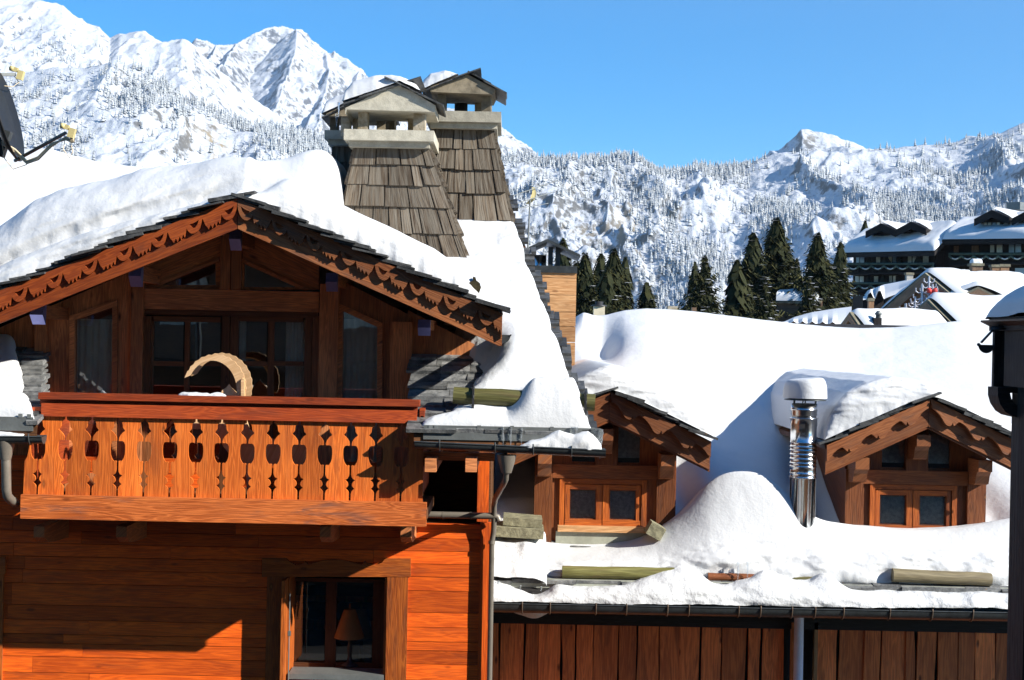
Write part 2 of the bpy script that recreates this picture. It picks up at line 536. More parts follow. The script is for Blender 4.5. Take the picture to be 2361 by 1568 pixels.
mb = MB(); mb.fb(1101, 1205, 1127, 1900, YW - .012, .07, 2)
mb.fb(1101, 1050, 1127, 1203, YW - .012, .07, 2)
mb.build('corner_post', M_WALL, chalet)

# window of the lower wall
win = MB()
win.fb(613, 1320, 656, 1640, YW - .03, .05, 2); win.fb(890, 1320, 938, 1640, YW - .03, .05, 2)
hd = [(604, 1288), (660, 1288), (668, 1296), (682, 1303), (697, 1300), (703, 1294), (710, 1302), (724, 1298), (745, 1292), (770, 1290), (795, 1292), (818, 1298), (834, 1302), (840, 1294), (850, 1301), (866, 1303), (880, 1298), (888, 1288), (947, 1288), (947, 1330), (604, 1330)]
win.poly(hd, YW - .035, .055)
# reveals and sashes
for (a, b, c, d) in ((656, 1333, 664, 1640), (884, 1333, 891, 1640)):
    win.fb(a, b, c, d, YW + .0, .5, 2)
window = win.build('window', M_WOOD, chalet)
mb = MB()
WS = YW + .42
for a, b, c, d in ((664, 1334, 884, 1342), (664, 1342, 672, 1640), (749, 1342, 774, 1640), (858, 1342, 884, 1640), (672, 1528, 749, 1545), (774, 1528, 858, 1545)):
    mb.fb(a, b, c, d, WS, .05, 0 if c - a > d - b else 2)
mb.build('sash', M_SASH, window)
for a, b in ((672, 749), (774, 858)):
    mb = MB(); mb.fb(a, 1342, b, 1528, WS + .022, .006); mb.build('pane', M_GLASSL, window)
mb = MB(); mb.fb(664, 1556, 884, 1568, YW - .06, .34, 0); mb.build('sill', M_ZINC, window)
win = MB(); win.fb(-90, 1284, 12, 1322, YW - .035, .05, 0); win.fb(-60, 1322, 5, 1640, YW - .03, .05, 2); win.build('window_casing', M_WOOD, chalet)
# shutter folded out square to the wall, with its bolt
mb = MB()
sx = W(659, 1450, YW).x
mb.box((sx, YW - .13, (oz0 + oz1) / 2), (.035, .2, oz1 - oz0), 2)
sh = mb.build('shutter', M_WOOD, chalet)
mb = MB(); p = W(664, 1460, YW - .2)
mb.tube([p + Vector((.012, 0, -.5)), p + Vector((.012, 0, .42))], .007, 6); mb.box(p + Vector((.016, -.01, 0)), (.03, .02, .05))
mb.build('shutter_bolt', M_ZINC, sh)
# the room behind the lower window
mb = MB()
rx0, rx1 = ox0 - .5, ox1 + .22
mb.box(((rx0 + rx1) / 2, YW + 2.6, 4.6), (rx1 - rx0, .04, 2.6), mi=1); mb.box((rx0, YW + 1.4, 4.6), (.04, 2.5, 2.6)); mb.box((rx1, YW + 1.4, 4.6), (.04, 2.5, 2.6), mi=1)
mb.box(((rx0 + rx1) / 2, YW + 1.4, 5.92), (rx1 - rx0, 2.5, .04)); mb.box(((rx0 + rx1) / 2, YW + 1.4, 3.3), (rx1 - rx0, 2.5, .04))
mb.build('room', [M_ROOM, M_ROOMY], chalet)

# ---- gable wall: posts, beams, panels, windows
mb = MB()
mb.poly([(326, 668), (326, 606), (512, 530), (512, 668)], YW, .08, .37, [[(349, 657), (497, 657), (497, 602)]])
mb.poly([(553, 668), (553, 530), (735, 612), (735, 668)], YW, .08, -.4, [[(562, 662), (562, 602), (700, 662)]])
mb.poly([(103, 1160), (103, 712), (302, 626), (302, 1160)], YW, .08, math.pi / 2, [[(173, 730), (259, 702), (256, 1090), (172, 1090)]])
mb.poly([(775, 1160), (775, 640), (947, 728), (947, 1160)], YW, .08, math.pi / 2, [[(791, 715), (870, 751), (868, 1090), (788, 1090)]])
mb.poly([(-330, 1160), (-330, 900), (80, 720), (80, 1160)], YW + .02, .08, math.pi / 2)
mb.poly([(940, 1052), (940, 715), (1135, 815), (1135, 1052)], YW + .02, .08, math.pi / 2)
mb.build('gable_panel', M_DARKW, chalet)
mb = MB()
for q in ([(160, 728), (270, 690), (270, 704), (160, 742)], [(160, 742), (172, 738), (170, 1100), (158, 1100)], [(259, 708), (271, 704), (268, 1100), (257, 1100)],
          [(779, 698), (882, 745), (882, 760), (779, 712)], [(779, 712), (790, 718), (787, 1100), (776, 1100)], [(870, 755), (882, 760), (880, 1100), (868, 1100)],
          [(340, 660), (505, 594), (505, 603), (352, 665)], [(554, 594), (715, 668), (700, 670), (554, 604)]):
    mb.poly(q, YW - .03, .04, .4)
mb.build('window_casing', M_DARKW, chalet)
for q in ((508, 540, 531, 668), (533, 540, 556, 668), (299, 640, 327, 1150), (733, 655, 776, 1150), (76, 730, 104, 1150), (897, 742, 946, 1150)):
    mb = MB(); mb.fb(q[0], q[1], q[2], q[3], YW - .09, .12, 2); mb.build('timber_post', M_DARKW, chalet)
mb = MB(); mb.fb(325, 669, 735, 716, YW - .07, .14, 0); mb.build('timber_beam', M_DARKW, chalet)
# french window
mb = MB()
mb.fb(329, 717, 733, 729, YW - .04, .09, 0)
mb.fb(329, 729, 343, 1150, YW - .04, .09, 2); mb.fb(717, 729, 733, 1150, YW - .04, .09, 2)
for x0, x1 in ((344, 350), (699, 716)): mb.fb(x0, 730, x1, 1150, YW - .01, .06, 2)
for x0, x1 in ((508, 526), (528, 546)): mb.fb(x0, 730, x1, 1150, YW - .02, .07, 2)
for x0, x1 in ((423, 434), (615, 629)): mb.fb(x0, 742, x1, 1125, YW - .005, .05, 2)
for x0, x1 in ((350, 508), (546, 699)):
    mb.fb(x0, 730, x1, 742, YW - .01, .06, 0); mb.fb(x0, 1125, x1, 1150, YW - .01, .06, 0)
for x0, x1 in ((350, 423), (434, 508), (546, 615), (629, 699)):
    mb.fb(x0, 833, x1, 844, YW - .003, .048, 0)
fw = mb.build('french_window', wood('window_larch', (.10, .032, .010), (.20, .072, .022), stain_amt=.2), chalet)
for x0, x1 in ((350, 423), (434, 508), (546, 615), (629, 699)):
    for v0, v1 in ((742, 833), (844, 1125)):
        mb = MB(); mb.fb(x0, v0, x1, v1, YW + .02, .006); mb.build('pane', M_GLASS, fw)
for q in ([(349, 657), (497, 657), (497, 602)], [(562, 662), (562, 602), (700, 662)], [(173, 730), (259, 702), (256, 1090), (172, 1090)], [(791, 715), (870, 751), (868, 1090), (788, 1090)]):
    mb = MB(); mb.poly(q, YW + .035, .006); mb.build('window_pane', M_GLASS, chalet)
for u0, u1 in ((660, 700), (548, 560), (176, 262), (790, 874)):
    mb = MB(); YC_ = YW + (.10 if u0 in (176, 790) else .13)
    a, b = W(u0, 735, YC_), W(u1, 1140, YC_)
    n = 26; xs = np.linspace(a.x, b.x, n)
    ys = YC_ + .025 * np.sin(np.arange(n) * 1.55) + .01 * np.sin(np.arange(n) * .7)
    vs = [(x, y, zz) for zz in (a.z, b.z) for x, y in zip(xs, ys)]
    mb.raw(vs, [(i, i + 1, n + i + 1, n + i) for i in range(n - 1)], smooth=True)
    mb.build('curtain', M_CURT, chalet)
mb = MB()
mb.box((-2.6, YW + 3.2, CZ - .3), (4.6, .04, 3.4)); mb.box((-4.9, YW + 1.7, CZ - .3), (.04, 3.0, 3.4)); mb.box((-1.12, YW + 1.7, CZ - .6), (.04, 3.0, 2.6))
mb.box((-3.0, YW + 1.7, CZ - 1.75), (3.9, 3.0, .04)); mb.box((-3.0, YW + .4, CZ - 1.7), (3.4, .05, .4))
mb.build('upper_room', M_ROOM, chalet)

# ---- gable roof: slab, slates, barge boards, purlins
mb = MB()
th = math.atan(PG)
for sgn, xe in ((1, XGR), (-1, XGL)):
    y0, y1 = YB + .02, 19.0
    pts = [(AP.x, 0.0), (xe, -PG * abs(xe - AP.x))]
    d = -.055
    q = [(AP.x, AP.z + d), (xe, AP.z - PG * abs(xe - AP.x) + d), (xe, AP.z - PG * abs(xe - AP.x) + d - .08), (AP.x, AP.z + d - .08)]
    mb.shape([q], y0, y1, -sgn * th)
groof = mb.build('gable_roof', M_SOFF, chalet)
mb = MB()
for sgn, xe in ((1, XGR), (-1, XGL)):
    L = abs(xe - AP.x) / math.cos(th)
    ey = Vector((-sgn * math.cos(th), 0, math.sin(th))); nn = Vector((sgn * math.sin(th), 0, math.cos(th)))
    ex = ey.cross(nn); L += -.10 if sgn < 0 else -.28
    O = Vector((xe, YB - .04 if ex.y > 0 else 19.0, gz(xe) - .065)) - ey * .05
    fr = (lambda t: (0.0 + .018 * math.sin(t * 23 + 9 * math.sin(t * 7)), .8)) if ex.y > 0 else (lambda t: (5.05 - .8, 5.05 + .035 * math.sin(t * 23 + 9 * math.sin(t * 7))))
    slates(mb, O, ex, ey, nn, fr, L + .06, expo=.135, wid=(.3, .5), th=(.016, .036), jit=.08, over=2.6, tk=.85)
mb.build('slate_edge', M_SLATED, groof)

PER = .34
TEE = [(0, .13), (.03, .175), (.08, .215), (.14, .238), (.22, .247), (.30, .238), (.37, .215), (.42, .19), (.445, .165), (.47, .20), (.505, .245), (.535, .215), (.56, .222), (.60, .258), (.635, .224), (.66, .23), (.705, .264), (.745, .226), (.77, .232), (.815, .258), (.86, .228), (.90, .212), (.945, .175), (.975, .145)]
EYE = [(.10, .128), (.135, .168), (.20, .192), (.27, .186), (.33, .160), (.37, .135), (.28, .142), (.19, .138)]
for sgn, xe in ((1, XGR + .03), (-1, XGL)):
    L = abs(xe - AP.x)
    P = lambda s, d: (AP.x + sgn * s, AP.z - PG * s - d)
    mb = MB()
    gr = -sgn * th
    mb.shape([[P(.003, .06), P(L, .06), P(L, .375), P(L - .03, .39), P(.003, .36)]], YB + .035, YB + .075, gr)
    bb = mb.build('barge_board', M_BARG if sgn > 0 else M_BARGL, chalet)
    low = []; holes = []
    n = int(L / PER) + 1
    for i in range(n):
        for t, d in TEE:
            s = (i + t) * PER
            if .004 < s < L - .01: low.append(P(s, d))
        if (i + .4) * PER < L: holes.append([P((i + t) * PER, d) for t, d in EYE])
    mb = MB()
    mb.shape([[P(.003, .062)] + [P(L, .062), P(L, .30)] [:2] + low[::-1] + [P(.003, .135)]] + holes, YB - .005, YB + .03, gr)
    mb.build('carved_board', M_BARG if sgn > 0 else M_BARGL, bb)
# purlins with metal capped ends
for (u0, v0, u1, v1) in ((530, 527, 556, 577), (299, 613, 327, 661), (72, 704, 102, 748), (752, 629, 778, 672), (964, 737, 992, 774)):
    mb = MB(); c = W((u0 + u1) / 2, (v0 + v1) / 2, YB + .55); w = (u1 - u0) * 14.5 / F; h = (v1 - v0) * 14.5 / F
    mb.box((c.x, (YB + .55 + 16) / 2, c.z + .03), (w - .01, 16 - YB - .55, h - .06), 1)
    pur = mb.build('purlin', M_DARKW, chalet)
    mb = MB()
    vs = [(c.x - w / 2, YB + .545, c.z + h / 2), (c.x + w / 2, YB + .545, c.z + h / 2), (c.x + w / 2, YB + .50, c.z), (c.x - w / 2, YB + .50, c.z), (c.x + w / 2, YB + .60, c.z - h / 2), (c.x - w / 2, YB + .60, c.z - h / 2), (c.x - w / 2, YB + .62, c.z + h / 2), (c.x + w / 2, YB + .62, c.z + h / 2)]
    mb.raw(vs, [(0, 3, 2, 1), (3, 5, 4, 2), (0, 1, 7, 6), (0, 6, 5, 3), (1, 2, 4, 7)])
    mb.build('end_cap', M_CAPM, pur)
# dark gable-side gutter seen end-on at the right eave
mb = MB()
p = W(1159, 772, YB + .05)
n = 12; prof = [(math.cos(math.pi * (1 + i / n)) * .078, math.sin(math.pi * (1 + i / n)) * .085) for i in range(n + 1)]
vs = [(p.x + a, y, p.z + b) for y in (YB + .05, 17.0) for a, b in prof]
mb.raw(vs, [(i, i + 1, n + 2 + i, n + 1 + i) for i in range(n)], smooth=True)
mb.raw(vs[:n + 1], [list(range(n + 1))])
mb.tube([(p.x - .08, YB + .04, p.z), (p.x - .08, 17, p.z)], .008, 6); mb.tube([(p.x + .08, YB + .04, p.z), (p.x + .08, 17, p.z)], .008, 6)
mb.build('gable_gutter', M_GUT, chalet)

# ---- main roof: slab, slates, zinc fascia, gutters, log
nm = Vector((0, -math.sin(math.atan(MS)), math.cos(math.atan(MS)))); em = Vector((0, math.cos(math.atan(MS)), math.sin(math.atan(MS))))
Lm = 6.1 / math.cos(math.atan(MS))
mb = MB()
def slab(mb, xa0, xb0, xa1, xb1, Y0, Y1, t=.1):
    vs = []
    for dz in (-.0, -t):
        vs += [(xa0, Y0, mz(Y0) + dz), (xb0, Y0, mz(Y0) + dz), (xb1, Y1, mz(Y1) + dz), (xa1, Y1, mz(Y1) + dz)]
    mb.raw(vs, [(0, 1, 2, 3), (7, 6, 5, 4), (0, 4, 5, 1), (1, 5, 6, 2), (2, 6, 7, 3), (3, 7, 4, 0)])
slab(mb, W(955, 970, 13.91).x, verge(13.91) - .03, -1.05, verge(15.3) - .03, 13.91, 15.3)
slab(mb, -1.05, verge(15.3) - .03, -1.05, verge(17.6) - .03, 15.302, 17.6)
slab(mb, -9.5, W(86, 948, 13.91).x, -9.5, W(96, 850, 15.2).x, 13.91, 15.2)
slab(mb, -9.5, -4.95, -9.5, -4.95, 15.302, 17.6)
slab(mb, -9.5, verge(17.6) - .03, -9.5, verge(20) - .03, 17.602, 20.0)
mb.raw([(-9.5, 20, mz(20)), (verge(20), 20, mz(20)), (verge(20) + .2, 26, mz(20) - 3), (-9.5, 26, mz(20) - 3)], [(0, 1, 2, 3)])
mroof = mb.build('main_roof', M_SOFF, chalet)
mb = MB()
cs = math.cos(math.atan(MS))
def xr_r(t):
    Y = 13.91 + t * cs
    a = -1.02
    if Y < 15.35: a = float(np.interp(Y, [13.86, 15.35], [-1.0, -1.12]))
    elif Y > 17.5: a = -1.0
    return (a, verge(Y) + .05 * math.sin(t * 31) * .5)
slates(mb, Vector((0, 13.92, ME_Z - .02)), (1, 0, 0), em, nm, lambda t: (xr_r(t)[0], xr_r(t)[1] - .42), Lm, expo=.165, wid=(.25, .5), th=(.022, .045), jit=.04, over=1.6)
mv = MB(); slates(mv, Vector((0, 13.92, ME_Z - .02)), (1, 0, 0), em, nm, lambda t: (xr_r(t)[1] - .46, xr_r(t)[1]), Lm, expo=.165, wid=(.3, .5), th=(.026, .05), jit=.04, over=1.6)
mv.build('verge_slates', M_SLATED, mroof)
mb.build('slates', M_SLATE, mroof); mb = MB()
slates(mb, Vector((0, 13.92, ME_Z - .02)), (1, 0, 0), em, nm, lambda t: (-6.6, W(88 if t < .15 else 99, 920, 13.92 + t * cs).x), 1.5, expo=.12, wid=(.25, .5), th=(.022, .045), jit=.02, over=1.7)
mb.build('slates', M_SLATE, mroof)
mb = MB(); mb.fb(976, 984, 1386, 1017, 13.895, .012, 0); mb.build('zinc_fascia', M_ZINC, mroof)
mb = MB(); mb.fb(-330, 958, 76, 990, 13.895, .012, 0); mb.build('zinc_fascia', M_ZINC, mroof)
mb = MB()
for u, v in ((988, 979), (1001, 979), (1100, 979), (1176, 980), (1268, 982), (1320, 983), (1362, 984), (42, 952), (62, 953)):
    mb = MB(); mb.fb(u, v + 2, u + 9, v + 11, 13.89, .02); mb.build('slate_hook', M_ZINC, mroof)


def gutter(name, a, b, r, mat, parent, hooks=(), hookmat=None, lip=.008, endcap=True):
    """Half-round gutter from a to b with rolled lip, stop ends and hooks."""
    a, b = Vector(a), Vector(b); d = (b - a).normalized(); y = Vector((0, 1, 0)); zz = Vector((0, 0, 1))
    n = 14; mb = MB()
    prof = [(-math.cos(math.pi * i / n) * r, -math.sin(math.pi * i / n) * r) for i in range(n + 1)]
    vs = [p + y * q0 + zz * q1 for p in (a, b) for q0, q1 in prof]
    mb.raw(vs, [(i, i + 1, n + 2 + i, n + 1 + i) for i in range(n)], smooth=True)
    for p in (a, b): mb.raw([p + y * q0 * .99 + zz * q1 * .99 for q0, q1 in prof], [list(range(n + 1))])
    mb.tube([a - y * r, b - y * r], lip, 8); mb.tube([a + y * r, b + y * r], lip, 8)
    g = mb.build(name, mat, parent)
    if hooks:
        for t in hooks:
            hb = MB()
            p = a.lerp(b, t)
            hb.tube([p + y * q0 * 1.07 + zz * q1 * 1.07 for q0, q1 in prof] + [p + y * r * 1.3 + zz * .05], .0075, 6)
            hb.tube([p - y * r * 1.06, p - y * r * 1.02 + zz * .03], .008, 6)
            hb.build('gutter_hook', hookmat or mat, g)
    return g


ga, gb = W(957, 1017, 13.87), W(1396, 1037, 13.87)
gutter('gutter', ga, gb, .075, M_GUT, chalet, (.13, .42, .62, .82))
ga2, gb2 = W(-330, 1004, 13.87), W(102, 1006, 13.87)
gutter('gutter', ga2, gb2, .075, M_GUT, chalet, (.93,))
# downpipes
mb = MB(); Yp = 13.9
pp = [W(1168, 1050, Yp), W(1168, 1062, Yp)]
mb.lathe([(.05, -.12), (.085, .0), (.095, .055)], W(1168, 1062, Yp), 18)
mb.tube([W(1168, 1080, Yp), W(1166, 1105, Yp), W(1160, 1118, Yp + .2), W(1142, 1150, 14.9), W(1139, 1165, YW - .16), W(1139, 1195, YW - .12), W(1138, 1225, YW - .1), W(1134, 1250, YW - .09), W(1128, 1600, YW - .09), W(1116, 2200, YW - .09)], .029, 14)
mb.tube([W(1134, 1247, YW - .09), W(1133.6, 1254, YW - .09)], .037, 14)
dp = mb.build('downpipe', M_PIPE, chalet)
mb = MB(); mb.tube([W(955, 1186, YW - .12), W(1140, 1190, YW - .12), W(1147, 1192, YW - .12), W(1150, 1200, YW - .12)], .036, 12)
mb.tube([W(1084, 1189, YW - .12), W(1087, 1189, YW - .12)], .041, 12); mb.tube([W(1020, 1188, YW - .12), W(1023, 1188, YW - .12)], .041, 12)
mb.build('waste_pipe', M_PIPE, chalet)
mb = MB()
mb.lathe([(.05, -.16), (.085, -.01), (.095, .05)], W(14, 1022, Yp), 18)
mb.tube([W(14, 1040, Yp), W(15, 1130, Yp), W(17, 1143, Yp + .03), W(25, 1153, Yp + .12), W(36, 1160, Yp + .24)], .045, 14)
mb.build('downpipe', M_PIPE, chalet)
# eave beams in the dark under the main roof
mb = MB()
mb.fb(975, 1044, 1140, 1062, 14.2, .12, 0)
for u in (1000, 1090): mb.box((W(u, 1050, 14.4).x, 14.6, W(u, 1062, 14.4).z), (.11, 1.5, .13), 1)
mb.build('eave_rafter', M_DARKW, chalet)

def log(name, a, b, r, mat, parent=None):
    mb = MB(); a, b = Vector(a), Vector(b); n = 7
    path = [a.lerp(b, i / (n - 1)) + Vector((0, 0, rnd.uniform(-.004, .004))) for i in range(n)]
    mb.tube(path, [r * rnd.uniform(.97, 1.02) for _ in range(n)], 18)
    return mb.build(name, mat, parent)
lg = log('snow_guard_log', W(1046, 912, 14.2), W(1372, 928, 14.12), .088, M_LOG, chalet)
for t in (.14, .93):
    mb = MB()
    p = W(1046, 912, 14.2).lerp(W(1372, 928, 14.12), t)
    mb.lathe([(.098, -.012), (.112, -.012), (.112, .012), (.098, .012), (.098, -.012)], p, 24, rot=Matrix.Rotation(math.pi / 2, 3, 'Y'))
    mb.box(p + Vector((0, -.10, -.03)), (.022, .02, .22)); mb.box(p + Vector((0, .05, -.1)), (.022, .3, .02))
    mb.build('log_bracket', M_IRON, lg)

# ---- balcony
mb = MB(); bc = W(515, 1200, 14.0)
mb.box((bc.x, 14.65, W(515, 1160, 14.65).z), ((983 - 47) * 14.05 / F - .01, 1.25, .10), 1)
balc = mb.build('balcony', M_SOFF, chalet)
mb = MB(); mb.fb(88, 914, 967, 929, 14.02, .16, 0); mb.build('handrail', M_RAIL, balc)
mb = MB(); mb.fb(95, 938, 961, 968, 14.05, .05, 0, tint=.7); mb.build('rail_board', M_RAIL, balc)
mb = MB(); mb.fb(47, 1150, 983, 1205, 14.02, .06, 0, tint=.55); mb.build('fascia_board', M_FASC, balc)
mb = MB(); mb.fb(92, 925, 963, 942, 14.12, .03, 0, tint=.1); mb.fb(60, 938, 95, 960, 14.09, .05, 0); mb.fb(96, 1143, 975, 1153, 14.13, .06, 0, tint=.2)  # first board added dark, standing in for shade under the handrail
for uu in (72, 972): mb.box((W(uu, 1000, 14.1).x, 14.7, W(uu, 955, 14.1).z), (.05, 1.15, .11), 1); mb.box((W(uu, 1000, 14.1).x, 14.7, W(uu, 1050, 14.1).z), (.03, 1.15, .78), 1)
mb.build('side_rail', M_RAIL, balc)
# half profile of the cut-outs between two balusters: (height fraction from the top, half width in px)
CUT = [(964, 2.2), (972, 2.4), (975, 3), (976, 6), (979, 9), (984, 10.5), (990, 11), (993, 12.5), (996.5, 15.8), (998.5, 15.8), (1002, 11), (1008, 6), (1013, 3.2), (1018, 2.4), (1021.8, 2.3),
       (1022, 5), (1021.5, 10), (1024, 14.5), (1030, 17), (1041, 17.5), (1053, 16.6), (1060, 14.5), (1066, 11), (1068.5, 8), (1067, 5), (1068, 2.4), (1088, 2.3), (1093, 3.2), (1098, 6), (1101.5, 12),
       (1105, 7), (1109, 5), (1113.5, 4.4), (1117, 6), (1121, 10.5), (1124.5, 6), (1128, 3.5), (1133, 2.4), (1155, 2.4)]
cent = [87, 150, 210.5, 271, 331.5, 391.5, 451, 510, 569.5, 629, 689, 748.5, 808, 866, 925]
edges = [57] + cent + [976]
SLOPE = SR / CR
kb = 14.05 / F
for i in range(len(edges) - 1):
    uc = (edges[i] + edges[i + 1]) / 2
    def Q(u, v):  # v measured on the middle of the balcony, carried along the picture's tilt
        p = W(515, v, 14.085); return (W(u, 1050 + (u - 515) * SLOPE, 14.085).x, p.z)
    L, Rr = edges[i], edges[i + 1]
    left = [Q(L + w, v) for v, w in CUT] if i > 0 else [Q(L, 964), Q(L, 1155)]
    right = [Q(Rr - w, v) for v, w in CUT] if i < len(edges) - 2 else [Q(Rr, 964), Q(Rr, 1155)]
    if i == 0: left = [Q(75, 1013), Q(69, 1030), Q(63, 1062), Q(57, 1072), Q(55, 1155)]; right = [Q(Rr - w, v) for v, w in CUT if v > 1012]
    mb = MB(); mb.shape([left + right[::-1]], 14.085 + rnd.uniform(0, .004), 14.11, math.pi / 2)
    mb.build('baluster', M_BALC, balc)
for u in (90, 280, 750, 936):
    p = W(u, 1232, 14.5); mb = MB()
    q = [(14.5, p.z + .06), (14.5, p.z - .03), (14.56, p.z - .06), (14.64, p.z - .10), (14.85, p.z - .12), (YW, p.z - .14), (YW, p.z + .08), (14.5, p.z + .08)]
    rot = Matrix.Rotation(math.pi / 2, 4, 'Z')
    mb.shape([[(y, zz) for y, zz in q]], -p.x - .055, -p.x + .055, 0, at=rot)
    mb.build('corbel', M_DARKW, balc)
# ---- chimneys of the main chalet
def chimney(Yf, top, bot, dep, rows, slab, pill, cap, peak, capdep, mats, dark=False, side=.0):
    """top/bot = (u0, u1, v) of the front face; slab = (u0, v0, u1, v1); pill = [(u0, u1, row)] ; cap = roof outline."""
    ymid = Yf + dep / 2
    a0, a1 = W(top[0], top[2], Yf), W(top[1], top[2], Yf)
    b0, b1 = W(bot[0], bot[2], Yf), W(bot[1], bot[2], Yf)
    cx = (a0.x + a1.x) / 2; zt, zb_ = (a0.z + a1.z) / 2, (b0.z + b1.z) / 2
    hw1, hw0 = (a1.x - a0.x) / 2, (b1.x - b0.x) / 2
    k = hw1 / hw0
    mb = MB()
    d0, d1 = dep / 2 * 1.12, dep / 2 * .8
    cxb = (b0.x + b1.x) / 2
    vs = [(cxb - hw0, ymid - d0, zb_), (cxb + hw0, ymid - d0, zb_), (cxb + hw0, ymid + d0, zb_), (cxb - hw0, ymid + d0, zb_),
          (cx - hw1, ymid - d1, zt), (cx + hw1, ymid - d1, zt), (cx + hw1, ymid + d1, zt), (cx - hw1, ymid + d1, zt)]
    V = [Vector(p) for p in vs]
    mb.raw(vs, [(0, 1, 5, 4), (1, 2, 6, 5), (2, 3, 7, 6), (3, 0, 4, 7), (4, 5, 6, 7)], tint=.1)
    ch = mb.build('chimney', M_SHIN, chalet)
    mb = MB()
    zs = [W(bot[0] + 150, v, Yf).z for v in rows]
    H = zt - zb_
    for (i0, i1, j0, j1) in ((0, 1, 4, 5), (1, 2, 5, 6), (3, 0, 7, 4)):
        for r in range(len(zs) - 1):
            tt, tb = (zs[r] - zb_) / H, (zs[r + 1] - zb_) / H
            tt2 = min(1, tt + .05)
            x = 0.0; first = True
            Lb, Rb = V[i0].lerp(V[j0], tb), V[i1].lerp(V[j1], tb); Lt, Rt = V[i0].lerp(V[j0], tt2), V[i1].lerp(V[j1], tt2)
            nrm = (Rb - Lb).cross(Lt - Lb).normalized()
            wl = (Rb - Lb).length
            while x < 1:
                w = rnd.choice((.12, .16, .2, .25, .3)) / wl
                if x + w > 1 - .06 / wl: w = 1 - x
                g = rnd.uniform(.005, .013) / wl
                jb = rnd.uniform(-.02, .016)
                q = [Lb.lerp(Rb, x + g), Lb.lerp(Rb, x + w - g), Lt.lerp(Rt, x + w - g), Lt.lerp(Rt, x + g)]
                upv = (Lt - Lb).normalized()
                q[0] = q[0] + upv * jb - nrm * 0 ; q[1] = q[1] + upv * (jb + rnd.uniform(-.006, .006))
                o = rnd.uniform(.028, .058)
                fr = [q[0] + nrm * o, q[1] + nrm * o * rnd.uniform(.8, 1.1), q[2] + nrm * .008, q[3] + nrm * .008]
                ou = rnd.uniform(0, 30); hh = (q[3] - q[0]).length; ww = (q[1] - q[0]).length
                UV = [(ou, 0 + ou), (ou, ww + ou), (ou + hh, ww + ou), (ou + hh, ou)]
                allv = fr + q
                mb.raw(allv, [(0, 1, 2, 3), (4, 5, 1, 0), (5, 6, 2, 1), (7, 4, 0, 3)], [UV, [(ou, 0)] * 4, UV, UV])
                x += w
    mb.build('shingle_cladding', M_SHIN, ch)
    mb = MB(); s0, s1 = W(slab[0], slab[1], Yf - .12), W(slab[2], slab[3], Yf - .12)
    zc = [(s0.z + s1.z) / 2][0]; hz = (slab[3] - slab[1]) * (Yf - .12) / F - .012
    mb.box(((s0.x + s1.x) / 2, Yf - .12 + (dep + .24) / 2, zc), (s1.x - s0.x, dep + .24, hz), 0)
    mb.box(((s0.x + s1.x) / 2, Yf - .12 + (dep + .24) / 2, zc - hz / 2 - .035), ((s1.x - s0.x) * .9, dep + .1, .07), 0)
    mb.build('chimney_slab', mats[0], ch)
    zs0 = zc + hz / 2
    # cap: gable shaped concrete block on stubby stone pillars
    cp = [W(u, v, Yf - .1) for u, v in cap]
    zlow = min(p.z for p in cp)
    for u0, u1, d in pill:
        mb = MB(); p0, p1 = W(u0, slab[1], Yf + d), W(u1, slab[1], Yf + d)
        kk = rnd.uniform(.96, 1.04)
        mb.box(((p0.x + p1.x) / 2, Yf + d + .06, (zs0 + zlow + .05) / 2), ((p1.x - p0.x) * kk, .13, zlow + .05 - zs0), 2, Matrix.Rotation(rnd.uniform(-.12, .12), 3, 'Z'), taper=(rnd.uniform(.9, 1.05), 1))
        mb.build('stone_pillar', mats[1], ch)
    mb = MB(); mb.shape([[(p.x, p.z) for p in cp]], Yf - .1, Yf + capdep - .1)
    c = mb.build('chimney_cap', mats[2], ch)
    mb = MB()
    pk = [W(u, v, Yf - .16) for u, v in peak]
    for a, b, sg in ((pk[0], pk[1], 1), (pk[2], pk[1], -1)):
        L = b - a; Lx = math.hypot(L.x, L.z); ey = Vector((L.x, 0, L.z)) / Lx
        nn = Vector((-ey.z, 0, ey.x)) * sg
        ex = ey.cross(nn)
        O = Vector((a.x, Yf - .16 if ex.y > 0 else Yf + capdep - .04, a.z)) - nn * .045
        slates(mb, O, ex, ey, nn, lambda t: (0, capdep + .12), Lx - (.14 if sg < 0 else .06), expo=.22, wid=(.4, .6), th=(.014, .02), jit=.02, over=1.5, tk=.35)
    mb.build('cap_slates', M_SLATED, ch)
    return ch


chimney(17.0, (818, 984, 322), (770, 1080, 600), .95, [330, 379, 427, 480, 540, 600], (793, 298, 1000, 325),
        [(825, 849, .05), (953, 981, .05), (812, 828, .62), (940, 957, .5), (890, 911, .72), (786, 806, .5)],
        [(796, 262), (796, 249), (918, 192), (1003, 243), (1003, 257), (985, 266), (815, 245)][:1] + [(796, 249), (918, 192), (1004, 243), (1002, 258), (800, 252)], [(786, 236), (921, 187), (1022, 238)], .85, (M_CONC, M_STONE, M_CONC))
chimney(18.1, (768, 905, 318), (764, 925, 560), .9, [330, 379, 427, 480, 540, 560], (748, 300, 900, 322),
        [(762, 778, .05), (868, 890, .05), (795, 808, .6), (880, 894, .6)],
        [(752, 268), (752, 262), (830, 226), (905, 258), (905, 268)], [(738, 268), (830, 220), (912, 262)], .8, (M_CONC, M_SOOT, M_SOOT))
chimney(18.0, (1000, 1134, 282), (960, 1180, 510), .95, [290, 343, 392, 446, 510], (983, 255, 1155, 282),
        [(1009, 1027, .05), (1110, 1133, .05), (1018, 1030, .6), (1095, 1110, .6)],
        [(992, 210), (993, 200), (1074, 169), (1142, 206), (1136, 218), (1000, 212)], [(974, 205), (1086, 160), (1168, 210)], .85, (M_CONC, M_SOOT, M_SOOT))
